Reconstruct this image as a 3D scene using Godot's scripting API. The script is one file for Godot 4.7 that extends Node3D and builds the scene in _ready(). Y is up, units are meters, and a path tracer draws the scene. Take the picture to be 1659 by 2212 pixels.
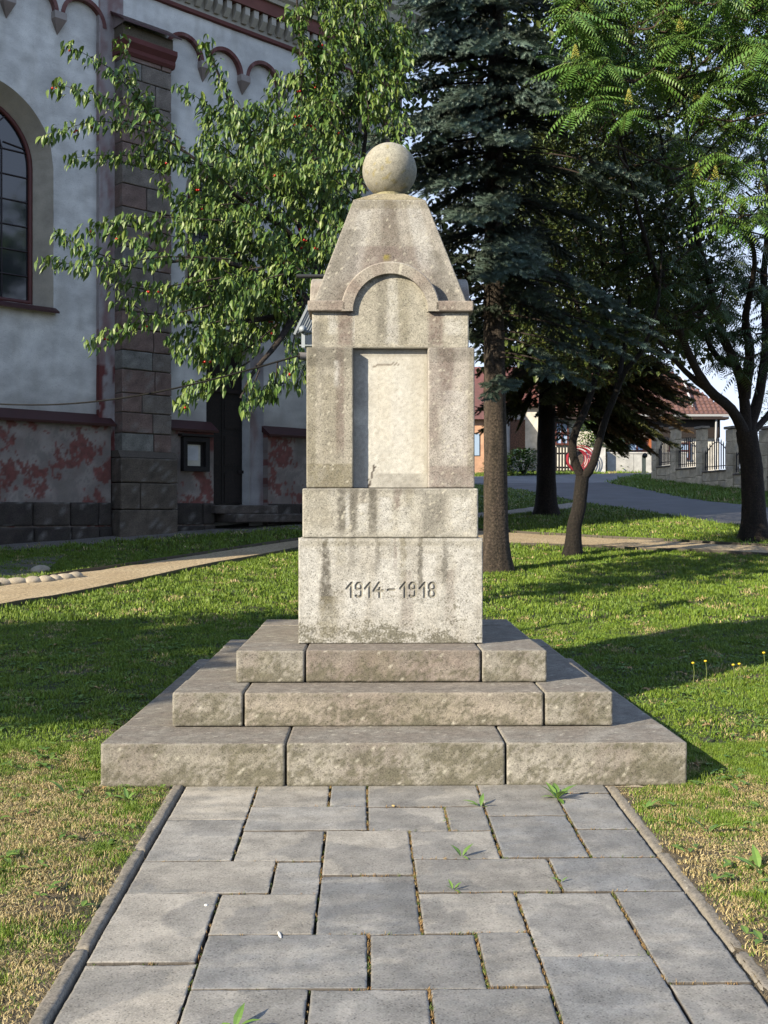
extends Node3D

# ---------------------------------------------------------------- mesh collector
class MB:
	var v := PackedVector3Array()
	var n := PackedVector3Array()
	var c := PackedColorArray()
	var idx := PackedInt32Array()
	func vert(p: Vector3, nn: Vector3, col: Color) -> int:
		v.append(p); n.append(nn); c.append(col)
		return v.size() - 1
	# corners run counterclockwise when seen from outside
	func quad(a: Vector3, b: Vector3, d: Vector3, e: Vector3, col := Color.WHITE) -> void:
		var nn := (b - a).cross(d - a)
		if nn.length_squared() < 1e-14:
			nn = (d - a).cross(e - a)
		nn = nn.normalized()
		var k := v.size()
		for p in [a, b, d, e]:
			v.append(p); n.append(nn); c.append(col)
		idx.append_array(PackedInt32Array([k, k + 2, k + 1, k, k + 3, k + 2]))
	func tri(a: Vector3, b: Vector3, d: Vector3, col := Color.WHITE) -> void:
		var nn := (b - a).cross(d - a).normalized()
		var k := v.size()
		for p in [a, b, d]:
			v.append(p); n.append(nn); c.append(col)
		idx.append_array(PackedInt32Array([k, k + 2, k + 1]))
	func box(m: Vector3, s: Vector3, col := Color.WHITE, b := Basis.IDENTITY) -> void:
		var h := s * 0.5
		var p := []
		for i in 8:
			p.append(m + b * Vector3(h.x if i & 1 else -h.x, h.y if i & 2 else -h.y, h.z if i & 4 else -h.z))
		quad(p[4], p[5], p[7], p[6], col); quad(p[1], p[0], p[2], p[3], col)
		quad(p[5], p[1], p[3], p[7], col); quad(p[0], p[4], p[6], p[2], col)
		quad(p[6], p[7], p[3], p[2], col); quad(p[0], p[1], p[5], p[4], col)
	func tube(pts: Array, rad: Array, sides := 7, col := Color.WHITE, rough := 0.0, seed_ := 1) -> void:
		var r := RandomNumberGenerator.new()
		r.seed = seed_
		var side := Vector3.ZERO
		var first := v.size()
		var m := pts.size()
		for i in m:
			var t: Vector3 = (pts[min(i + 1, m - 1)] - pts[max(i - 1, 0)]).normalized()
			if i == 0:
				side = t.cross(Vector3(0.31, 0.2, 0.93)).normalized()
			else:
				side = (side - t * side.dot(t)).normalized()
			var up := t.cross(side)
			for k in sides:
				var a := TAU * k / sides
				var d := side * cos(a) + up * sin(a)
				vert(pts[i] + d * float(rad[i]) * (1.0 + rough * r.randf_range(-1, 1)), d, col)
		for i in m - 1:
			for k in sides:
				var a := first + i * sides + k
				var b := first + i * sides + (k + 1) % sides
				idx.append_array(PackedInt32Array([a, b + sides, b, a, a + sides, b + sides]))
		var e := vert(pts[m - 1], (pts[m - 1] - pts[m - 2]).normalized(), col)
		for k in sides:
			idx.append_array(PackedInt32Array([first + (m - 1) * sides + k, e, first + (m - 1) * sides + (k + 1) % sides]))
	func ball(m: Vector3, r: Vector3, nu := 16, nv := 10, col := Color.WHITE) -> void:
		var first := v.size()
		for j in nv + 1:
			var b := PI * j / nv
			for i in nu + 1:
				var a := TAU * i / nu
				var d := Vector3(sin(b) * cos(a), cos(b), sin(b) * sin(a))
				vert(m + d * r, (d / r).normalized(), col)
		for j in nv:
			for i in nu:
				var k := first + j * (nu + 1) + i
				idx.append_array(PackedInt32Array([k, k + nu + 2, k + 1, k, k + nu + 1, k + nu + 2]))
	# outline: Vector2 points counterclockwise, extruded from z0 to z1 (z1 is the front)
	func prism(poly: PackedVector2Array, z0: float, z1: float, b := Basis.IDENTITY, o := Vector3.ZERO, col := Color.WHITE) -> void:
		var tr := Geometry2D.triangulate_polygon(poly)
		for s in 2:
			var z := z1 if s == 0 else z0
			for k in range(0, tr.size(), 3):
				var q := [poly[tr[k]], poly[tr[k + 1]], poly[tr[k + 2]]]
				if ((q[1] - q[0]).cross(q[2] - q[0]) < 0) != (s == 1):
					q.reverse()
				tri(o + b * Vector3(q[0].x, q[0].y, z), o + b * Vector3(q[1].x, q[1].y, z), o + b * Vector3(q[2].x, q[2].y, z), col)
		for i in poly.size():
			var p := poly[i]
			var q := poly[(i + 1) % poly.size()]
			quad(o + b * Vector3(q.x, q.y, z1), o + b * Vector3(p.x, p.y, z1), o + b * Vector3(p.x, p.y, z0), o + b * Vector3(q.x, q.y, z0), col)
	func mesh() -> ArrayMesh:
		var a := []
		a.resize(Mesh.ARRAY_MAX)
		a[Mesh.ARRAY_VERTEX] = v; a[Mesh.ARRAY_NORMAL] = n; a[Mesh.ARRAY_COLOR] = c; a[Mesh.ARRAY_INDEX] = idx
		var m := ArrayMesh.new()
		m.add_surface_from_arrays(Mesh.PRIMITIVE_TRIANGLES, a)
		return m

var M := {}
var n1 := FastNoiseLite.new()
var n2 := FastNoiseLite.new()
var rng := RandomNumberGenerator.new()
var names := {}

# ---------------------------------------------------------------- helpers
func numbered(s: String) -> String:
	if not names.has(s):
		names[s] = 0
		return s
	names[s] += 1
	return "%s_%03d" % [s, names[s]]

func tag(o: Node, label: String, category: String, group := "", kind := "") -> Node:
	if label: o.set_meta("label", label)
	if category: o.set_meta("category", category)
	if group: o.set_meta("group", group)
	if kind: o.set_meta("kind", kind)
	return o

func thing(called: String, label: String, category: String, at_ := Vector3.ZERO, group := "") -> Node3D:
	var o := Node3D.new()
	o.name = numbered(called)
	add_child(o)
	o.position = at_
	tag(o, label, category, group)
	return o

func put(called: String, mesh: Mesh, mat: Material, parent: Node = null, at_ := Transform3D.IDENTITY) -> MeshInstance3D:
	var o := MeshInstance3D.new()
	o.mesh = mesh
	o.material_override = mat
	o.transform = at_
	if parent == null:
		o.name = numbered(called)
		add_child(o)
	else:
		o.name = called
		parent.add_child(o, true)
	return o

func scatter(called: String, mesh: Mesh, mat: Material, xf: Array, cols: Array, parent: Node = null) -> MultiMeshInstance3D:
	var mm := MultiMesh.new()
	mm.transform_format = MultiMesh.TRANSFORM_3D
	mm.use_colors = true
	mm.mesh = mesh
	mm.instance_count = xf.size()
	for i in xf.size():
		mm.set_instance_transform(i, xf[i])
		mm.set_instance_color(i, cols[i])
	var o := MultiMeshInstance3D.new()
	o.multimesh = mm
	o.material_override = mat
	o.name = numbered(called) if parent == null else called
	if parent == null: add_child(o)
	else: parent.add_child(o, true)
	o.set_meta("kind", "stuff")
	return o

func lin(r: float, g: float, b: float) -> Color:
	return Color(r, g, b).linear_to_srgb()

func plain(col: Color, rough := 0.8, vertex := true) -> StandardMaterial3D:
	var m := StandardMaterial3D.new()
	m.albedo_color = col
	m.roughness = rough
	m.vertex_color_use_as_albedo = vertex
	return m

# greyscale texture that tiles: random grain plus smooth patches
func grain_image(side: int, lo: float, hi: float, grain: float, dark_specks: float, light_specks: float, seed_: int, freq := 0.02) -> ImageTexture:
	var ns := FastNoiseLite.new()
	ns.seed = seed_
	ns.frequency = freq
	ns.fractal_octaves = 4
	var im := ns.get_seamless_image(side, side)
	im.convert(Image.FORMAT_L8)
	var src := im.get_data()
	var out := PackedByteArray()
	out.resize(side * side)
	var r := RandomNumberGenerator.new()
	r.seed = seed_
	for i in side * side:
		var x := lo + (hi - lo) * src[i] / 255.0 + grain * r.randf_range(-1, 1)
		var k := r.randf()
		if k < dark_specks: x -= 0.3
		elif k > 1.0 - light_specks: x += 0.25
		out[i] = int(clampf(x, 0, 1) * 255)
	var res := Image.create_from_data(side, side, false, Image.FORMAT_L8, out)
	res.convert(Image.FORMAT_RGB8)
	res.generate_mipmaps()
	return ImageTexture.create_from_image(res)

func surfaced(tex: Texture2D, tile: float, relief_cm: float, col := Color.WHITE, rough := 0.85, relief: Texture2D = null) -> StandardMaterial3D:
	var m := plain(col, rough)
	m.albedo_texture = tex
	m.uv1_triplanar = true
	m.uv1_world_triplanar = true
	m.uv1_scale = Vector3.ONE / tile
	if relief_cm > 0:
		m.heightmap_enabled = true
		m.heightmap_texture = relief if relief else tex
		m.heightmap_scale = relief_cm
	return m

# a point of the place from where it lies in the measured picture (1659 x 2212) and its distance
func at(px: float, py: float, d: float) -> Vector3:
	return Vector3((px - 829.5) / 2400.0 * d, 1.5 + (1106.0 - py) / 2400.0 * d, -d)

const GD := [-60.0, 0.0, 6.083, 10.4, 15.65, 20.9, 27.1, 31.3, 41.7, 52.2, 62.6, 104.0, 400.0]
const GY := [-2.42, -0.223, 0.0, 0.2, 0.5, 0.85, 1.3, 1.6, 2.4, 3.2, 3.9, 5.0, 6.0]
func gy(x: float, d: float) -> float:
	var i := 0
	while i < GD.size() - 2 and d > GD[i + 1]: i += 1
	var b := lerpf(GY[i], GY[i + 1], clampf((d - GD[i]) / (GD[i + 1] - GD[i]), 0, 1))
	return b + 0.02 * n1.get_noise_2d(x * 25.0, d * 25.0) * clampf((d - 6.0) / 6.0 + absf(x) * 0.2, 0, 1)

func on_ground(x: float, d: float, up := 0.0) -> Vector3:
	return Vector3(x, gy(x, d) + up, -d)

# a rounded block of worn stone, coloured per vertex by col_of(point, normal)
func stone(size: Vector3, bevel: float, cell: float, seed_: int, col_of: Callable, wear := 0.5, taper := Vector2.ONE) -> ArrayMesh:
	var mb := MB.new()
	var h := size * 0.5
	var ax := [[Vector3.RIGHT, Vector3.BACK * -1.0, Vector3.UP], [Vector3.LEFT, Vector3.BACK, Vector3.UP], [Vector3.UP, Vector3.RIGHT, Vector3.FORWARD], [Vector3.DOWN, Vector3.RIGHT, Vector3.BACK], [Vector3.BACK, Vector3.RIGHT, Vector3.UP], [Vector3.FORWARD, Vector3.LEFT, Vector3.UP]]
	var off := Vector3(seed_ * 3.7, seed_ * 1.3, seed_ * 7.1)
	for f in ax:
		var nn: Vector3 = f[0]
		var ta: Vector3 = f[1]
		var tb: Vector3 = f[2]
		var la := absf(ta.dot(size))
		var lb := absf(tb.dot(size))
		var ca: float = cell if nn.y >= -0.5 and nn.z >= -0.5 else cell * 6.0
		var na := int(clampf(la / ca, 2, 116)) + 4
		var nb := int(clampf(lb / ca, 2, 116)) + 4
		var first := mb.v.size()
		for j in nb + 1:
			for i in na + 1:
				var a := edge_step(i, na, bevel / la, wear)
				var b := edge_step(j, nb, bevel / lb, wear)
				var p := nn * absf(nn.dot(h)) + ta * (a - 0.5) * la + tb * (b - 0.5) * lb
				var r := bevel * maxf(0.25, 1.0 + wear * n1.get_noise_3dv((p + off) * 160.0) + wear * 0.8 * n1.get_noise_3dv((p + off) * 600.0))
				var inner := Vector3(clampf(p.x, -h.x + r, h.x - r), clampf(p.y, -h.y + r, h.y - r), clampf(p.z, -h.z + r, h.z - r))
				var d := (p - inner).normalized()
				var q := inner + d * r
				var k := (q.y / size.y + 0.5)
				var col: Color = col_of.call(q, nn)
				q.x *= lerpf(1.0, taper.x, k)
				q.z *= lerpf(1.0, taper.y, k)
				mb.vert(q, d, col)
		for j in nb:
			for i in na:
				var k := first + j * (na + 1) + i
				mb.idx.append_array(PackedInt32Array([k, k + na + 2, k + 1, k, k + na + 1, k + na + 2]))
	return mb.mesh()

func edge_step(i: int, n_: int, e: float, wear: float) -> float:
	# keeps grid lines close to the edges so that the rounding stays narrow
	var far_ := minf(e * (1.15 + 0.9 * wear), 0.3)
	if i > n_ - i: return 1.0 - edge_step(n_ - i, n_, e, wear)
	if i == 0: return 0.0
	if i == 1: return e * 0.35
	if i == 2: return far_
	return lerpf(far_, 1.0 - far_, float(i - 2) / (n_ - 4))

# weathered cast stone. st: base, half, streaks [[u, w_top, w_bottom, v0, v1, strength, tone]], moss, top
func stone_color(p: Vector3, nn: Vector3, st: Dictionary) -> Color:
	var o: Vector3 = st.get("o", Vector3.ZERO)
	var w := p + o
	var med := n1.get_noise_3dv(w * 90.0)
	var fin := n2.get_noise_3dv(w * 500.0)
	var c: Color = st.get("base", Color(0.46, 0.44, 0.39)) * 1.08
	c = c.lerp(Color(0.36, 0.33, 0.275), clampf(0.15 + med * 0.6, 0, 0.6))
	c = c * (1.0 + 0.2 * fin)
	if nn.y > 0.5:
		c = c.lerp(Color(0.205, 0.175, 0.142) * (1.0 + 0.5 * fin + 0.3 * med), st.get("top", 0.6) * clampf(0.8 + med * 0.9, 0, 1))
	else:
		var h: Vector3 = st.half
		var v := clampf((h.y - p.y) / (2.0 * h.y), 0, 1)
		if nn.z > 0.5:
			var u := (p.x / h.x + 1.0) * 0.5
			for s in st.get("streaks", []):
				if v < s[3] or v > s[4]: continue
				var k: float = (v - s[3]) / (s[4] - s[3])
				var d: float = absf(u - s[0] + 0.012 * n1.get_noise_2d(v * 300.0, s[0] * 900.0)) / lerpf(s[1], s[2], k)
				var m: float = (1.0 - smoothstep(0.55, 1.25, d)) * s[5] * (1.0 - smoothstep(0.75, 1.0, k)) * clampf(0.85 + 0.7 * fin + 0.4 * med, 0, 1)
				c = c.lerp(s[6], clampf(m, 0, 0.95))
		var mo: Array = st.get("moss", [])
		if mo:
			# dark growth: patches with an outline of their own
			var g := 0.55 * n2.get_noise_3d(w.x * 60.0, w.y * 130.0, 2.0) + 0.5 * n1.get_noise_3d(w.x * 400.0, w.y * 400.0, w.z * 300.0) + 0.6 * n2.get_noise_3dv(w * 1300.0)
			var m: float = smoothstep(mo[1], mo[1] + 0.5, g + mo[2] * smoothstep(mo[0], 1.0, v)) * mo[3]
			c = c.lerp(Color(0.135, 0.125, 0.082), clampf(m, 0, 0.85))
	c = Color(c.r * 0.865, c.g * 0.885, c.b * 0.925)
	var sp := n2.get_noise_3dv(w * 1400.0 + Vector3(50, 9, 3))
	if sp > st.get("lichen", 0.62): c = c.lerp(Color(0.56, 0.54, 0.46), 0.7)
	return c

const GREY := Color(0.115, 0.105, 0.085)
const PURPLE := Color(0.20, 0.15, 0.13)
const OLIVE := Color(0.22, 0.195, 0.125)
const WHITE_ := Color(0.66, 0.655, 0.625)

func _ready() -> void:
	# ------------------------------------------------------------ camera, sky, sun
	var cam := Camera3D.new()
	cam.name = "camera"
	cam.fov = 2.0 * rad_to_deg(atan(1106.0 / 2400.0))
	cam.near = 0.1
	cam.far = 2000.0
	add_child(cam)
	cam.position = Vector3(0, 1.5, 0)
	cam.current = true
	var env := Environment.new()
	env.background_mode = Environment.BG_SKY
	var sky := Sky.new()
	var psm := ProceduralSkyMaterial.new()
	psm.sky_top_color = Color(0.58, 0.67, 0.82)
	psm.sky_horizon_color = Color(0.88, 0.92, 0.98)
	psm.sky_curve = 0.18
	psm.ground_bottom_color = Color(0.2, 0.22, 0.18)
	psm.ground_horizon_color = Color(0.5, 0.52, 0.5)
	psm.sun_angle_max = 8.0
	sky.sky_material = psm
	env.sky = sky
	env.background_energy_multiplier = 0.8
	env.tonemap_mode = Environment.TONE_MAPPER_LINEAR
	env.tonemap_exposure = 1.95
	env.sdfgi_enabled = true
	env.ssao_enabled = true
	env.ssil_enabled = true
	var we := WorldEnvironment.new()
	we.name = "world_environment"
	we.environment = env
	add_child(we)
	var sun := DirectionalLight3D.new()
	sun.name = "sun"
	add_child(sun)
	sun.light_energy = 1.6
	sun.light_color = Color(1.0, 0.94, 0.83)
	sun.light_angular_distance = 0.5
	sun.shadow_enabled = true
	sun.look_at_from_position(Vector3.ZERO, Vector3(0.29, -0.19, -0.256), Vector3.UP)

	n1.seed = 11
	n1.frequency = 0.05
	n1.fractal_octaves = 3
	n2.seed = 23
	n2.frequency = 0.05
	n2.fractal_octaves = 2
	rng.seed = 5
	make_materials()
	make_ground()
	make_memorial()
	make_paved_path()
	make_church()
	make_trees()
	make_village()
	make_small_things()
	make_grass()

func make_materials() -> void:
	var g_stone := grain_image(256, 0.82, 0.95, 0.125, 0.05, 0.04, 3, 0.04)
	M.stone = surfaced(g_stone, 1.15, 0.2, Color.WHITE, 0.92)
	var g_pave := grain_image(256, 0.78, 1.0, 0.09, 0.03, 0.02, 4, 0.02)
	M.pave = surfaced(g_pave, 1.1, 0.25, Color.WHITE, 0.75)
	var g_plas := grain_image(512, 0.82, 1.0, 0.05, 0.01, 0.0, 6, 0.012)
	M.plaster = surfaced(g_plas, 2.6, 0.5, Color.WHITE, 0.9)
	var g_soil := grain_image(512, 0.45, 1.0, 0.22, 0.06, 0.05, 7, 0.03)
	M.soil = surfaced(g_soil, 1.6, 1.2, Color.WHITE, 0.95)
	var g_grav := grain_image(512, 0.62, 1.0, 0.2, 0.1, 0.08, 8, 0.06)
	M.gravel = surfaced(g_grav, 2.2, 1.0, Color.WHITE, 0.95)
	var g_asp := grain_image(512, 0.75, 1.0, 0.1, 0.03, 0.04, 9, 0.008)
	M.asphalt = surfaced(g_asp, 6.0, 0.3, Color.WHITE, 0.8)
	var g_bark := grain_image(256, 0.35, 1.0, 0.18, 0.08, 0.03, 10, 0.04)
	M.bark = surfaced(g_bark, 0.5, 2.0, Color.WHITE, 0.95)
	M.wood = surfaced(g_bark, 0.8, 0.3, Color.WHITE, 0.7)
	M.stone_far = surfaced(g_stone, 2.6, 0.6, Color.WHITE, 0.95)
	M.plaster_rough = surfaced(grain_image(256, 0.88, 1.0, 0.06, 0.03, 0.01, 12, 0.05), 0.5, 0.35, Color.WHITE, 0.92)
	M.paint = surfaced(g_plas, 1.5, 0.1, Color.WHITE, 0.55)
	M.leaf = plain(Color.WHITE, 0.5)
	M.leaf.backlight = Color(0.5, 0.55, 0.25)
	M.leaf.cull_mode = BaseMaterial3D.CULL_DISABLED
	M.needle = plain(Color.WHITE, 0.6)
	M.needle.cull_mode = BaseMaterial3D.CULL_DISABLED
	M.grass = plain(Color.WHITE, 0.6)
	M.grass.backlight = Color(0.35, 0.4, 0.15)
	M.grass.cull_mode = BaseMaterial3D.CULL_DISABLED
	M.metal = plain(Color.WHITE, 0.5)
	M.rubber = plain(Color.WHITE, 0.75)
	M.rubber.metallic_specular = 0.2
	M.glass = StandardMaterial3D.new()
	M.glass.albedo_color = lin(0.02, 0.024, 0.03)
	M.glass.roughness = 0.06
	M.glass.metallic_specular = 1.0
	M.pane = plain(Color.WHITE, 0.08)
	M.weed_leaf = plain(lin(0.12, 0.21, 0.035), 0.5)
	M.weed_leaf.backlight = Color(0.4, 0.45, 0.2)
	M.weed_leaf2 = plain(lin(0.085, 0.16, 0.03), 0.5)
	M.weed_leaf2.backlight = Color(0.4, 0.45, 0.2)
	M.fruit = plain(Color.WHITE, 0.2)

# ---------------------------------------------------------------- ground, paths, road
var gravel_poly := PackedVector2Array()
var branch_poly := PackedVector2Array()
var road_poly := PackedVector2Array()
var old_road_poly := PackedVector2Array()

func steps_between(list: Array) -> Array:
	var out := []
	for k in list.size() - 1:
		var a: float = list[k][0]
		var b: float = list[k + 1][0]
		var n := int(ceil((b - a) / list[k][1]))
		for i in n: out.append(a + (b - a) * i / n)
	out.append(list[-1][0])
	return out

func make_ground() -> void:
	var mb := MB.new()
	var xs := steps_between([[-300.0, 60.0], [-40.0, 4.0], [-10.0, 0.5], [-4.5, 0.15], [-1.13, 0.06], [-1.07, 0.16], [1.2, 0.05], [1.3, 0.15], [5.0, 0.5], [16.0, 4.0], [60.0, 60.0], [300.0, 1.0]])
	var ds := steps_between([[-60.0, 6.0], [0.0, 0.5], [2.0, 0.12], [6.0, 0.1], [6.2, 0.15], [12.0, 0.4], [32.0, 1.0], [64.0, 10.0], [104.0, 50.0], [400.0, 1.0]])
	for d in ds:
		for x in xs:
			var y := gy(x, d)
			if x > -1.11 and x < 1.25 and d < 6.12: y -= 0.05
			elif d < 9.6 and d > 6.1 and absf(x - 0.04) < 1.55: y -= 0.1
			var k := clampf(0.5 + 1.2 * n1.get_noise_2d(x * 8.0, d * 8.0), 0, 1)
			var c := Color(0.15, 0.115, 0.07).lerp(Color(0.24, 0.19, 0.11), k)
			# moss and clover thatch under the grass, bare dry soil where the turf is worn along the paved path
			var worn := clampf(1.4 - absf(x) * 0.3, 0, 1) * clampf(7.6 - d, 0, 1) + 1.5 * n1.get_noise_2d(x * 20.0 + 90.0, d * 20.0)
			c = c.lerp(Color(0.055, 0.08, 0.022), 1.0 - smoothstep(0.3, 0.6, worn))
			mb.vert(Vector3(x, y, -d), Vector3.UP, c)
	var w := xs.size()
	for j in ds.size() - 1:
		for i in w - 1:
			var k := j * w + i
			mb.idx.append_array(PackedInt32Array([k, k + w, k + w + 1, k, k + w + 1, k + 1]))
	tag(put("ground", mb.mesh(), M.soil), "", "", "", "structure")

	# yellow gravel path that bends round behind the memorial
	var far_ := [Vector2(-9.0, 11.6), Vector2(-6.4, 13.6), Vector2(-5.25, 15.2), Vector2(-4.59, 16.79), Vector2(-3.8, 18.16), Vector2(-1.77, 22.0), Vector2(-0.2, 23.9), Vector2(2.07, 24.1), Vector2(4.18, 22.59), Vector2(7.18, 20.78), Vector2(12.0, 18.4)]
	var near_ := [Vector2(-7.6, 9.9), Vector2(-5.6, 11.8), Vector2(-4.53, 13.1), Vector2(-3.8, 14.8), Vector2(-3.05, 16.91), Vector2(-1.57, 20.18), Vector2(0.2, 21.4), Vector2(2.36, 21.12), Vector2(4.3, 20.43), Vector2(6.62, 19.16), Vector2(11.0, 16.8)]
	gravel_poly = ring(far_, near_)
	var p := thing("gravel_path", "", "")
	p.set_meta("kind", "structure")
	put("surface", strip(far_, near_, 0.03, Color(0.68, 0.55, 0.36), Color(0.56, 0.43, 0.26)), M.gravel, p)
	for e in [far_, near_]:
		var m := MB.new()
		for k in e.size() - 1:
			for j in 4:
				var a: Vector2 = e[k].lerp(e[k + 1], j / 4.0)
				var b: Vector2 = e[k].lerp(e[k + 1], (j + 1) / 4.0)
				var pa := on_ground(a.x, a.y, 0.025)
				var pb := on_ground(b.x, b.y, 0.025)
				m.box((pa + pb) * 0.5, Vector3(0.018, 0.07, pa.distance_to(pb)), Color(0.05, 0.04, 0.03), Basis.looking_at(pb - pa))
		put("metal_edging", m.mesh(), M.metal, p)
	# side branch that runs up to the road
	var bf := [Vector2(0.5, 27.9), Vector2(2.49, 29.3), Vector2(3.3, 30.25), Vector2(4.41, 31.9), Vector2(5.64, 33.44)]
	var bn := [Vector2(0.6, 26.6), Vector2(2.3, 27.7), Vector2(3.13, 28.5), Vector2(4.3, 30.1), Vector2(5.5, 31.5)]
	branch_poly = ring(bf, bn)
	put("side_path", strip(bf, bn, 0.03, Color(0.36, 0.31, 0.25), Color(0.29, 0.25, 0.2)), M.gravel).set_meta("kind", "structure")
	var rn := [Vector2(-14.0, 46.0), Vector2(3.73, 43.77), Vector2(4.53, 41.76), Vector2(5.31, 38.3), Vector2(6.01, 33.2), Vector2(7.0, 30.2), Vector2(7.71, 26.9), Vector2(8.39, 24.6), Vector2(11.0, 20.4), Vector2(17.0, 14.0)]
	var rf := [Vector2(-14.0, 46.5), Vector2(6.0, 45.0), Vector2(9.2, 45.6), Vector2(9.55, 40.54), Vector2(9.75, 35.36), Vector2(10.41, 32.9), Vector2(11.03, 31.0), Vector2(12.6, 28.0), Vector2(15.0, 24.6), Vector2(21.0, 18.0)]
	road_poly = ring(rf, rn)
	put("road", strip(rf, rn, 0.03, Color(0.052, 0.054, 0.060), Color(0.066, 0.067, 0.072)), M.asphalt).set_meta("kind", "structure")
	var of_ := [Vector2(-14.0, 49.6), Vector2(4.19, 51.14), Vector2(8.11, 53.38), Vector2(13.04, 56.13), Vector2(20.0, 60.0)]
	var on_ := [Vector2(-14.0, 46.5), Vector2(6.0, 45.0), Vector2(9.2, 45.6), Vector2(11.8, 52.2), Vector2(20.0, 56.4)]
	old_road_poly = ring(of_, on_)
	put("road", strip(of_, on_, 0.03, Color(0.14, 0.145, 0.15), Color(0.17, 0.17, 0.175)), M.asphalt).set_meta("kind", "structure")

func ring(a: Array, b: Array) -> PackedVector2Array:
	var out := PackedVector2Array(a)
	for k in range(b.size() - 1, -1, -1): out.append(b[k])
	return out

func strip(a: Array, b: Array, lift: float, c0: Color, c1: Color) -> ArrayMesh:
	var mb := MB.new()
	var rows := 8
	var w := 9
	var count := 0
	for k in a.size() - 1:
		for j in rows + (1 if k == a.size() - 2 else 0):
			var l: Vector2 = a[k].lerp(a[k + 1], float(j) / rows)
			var r: Vector2 = b[k].lerp(b[k + 1], float(j) / rows)
			for i in w:
				var q := l.lerp(r, float(i) / (w - 1))
				var e := 0.0 if i > 0 and i < w - 1 else 0.02
				var c := c0.lerp(c1, clampf(0.5 + n2.get_noise_2d(q.x * 20.0, q.y * 20.0), 0, 1))
				mb.vert(on_ground(q.x, q.y, lift - e), Vector3.UP, c)
			count += 1
	for j in count - 1:
		for i in w - 1:
			var k := j * w + i
			mb.idx.append_array(PackedInt32Array([k, k + w + 1, k + 1, k, k + w, k + w + 1]))
	return mb.mesh()

# ---------------------------------------------------------------- the memorial
func block(parent: Node, called: String, m: Vector3, size: Vector3, bevel: float, st: Dictionary, seed_: int, cell := 0.016, taper := Vector2.ONE, wear := 0.5) -> MeshInstance3D:
	st.half = size * 0.5
	st.o = m + Vector3(seed_ * 0.37, 0, 0)
	return put(called, stone(size, bevel, cell, seed_, stone_color.bind(st), wear, taper), M.stone, parent, Transform3D(Basis.IDENTITY, m))

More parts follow.
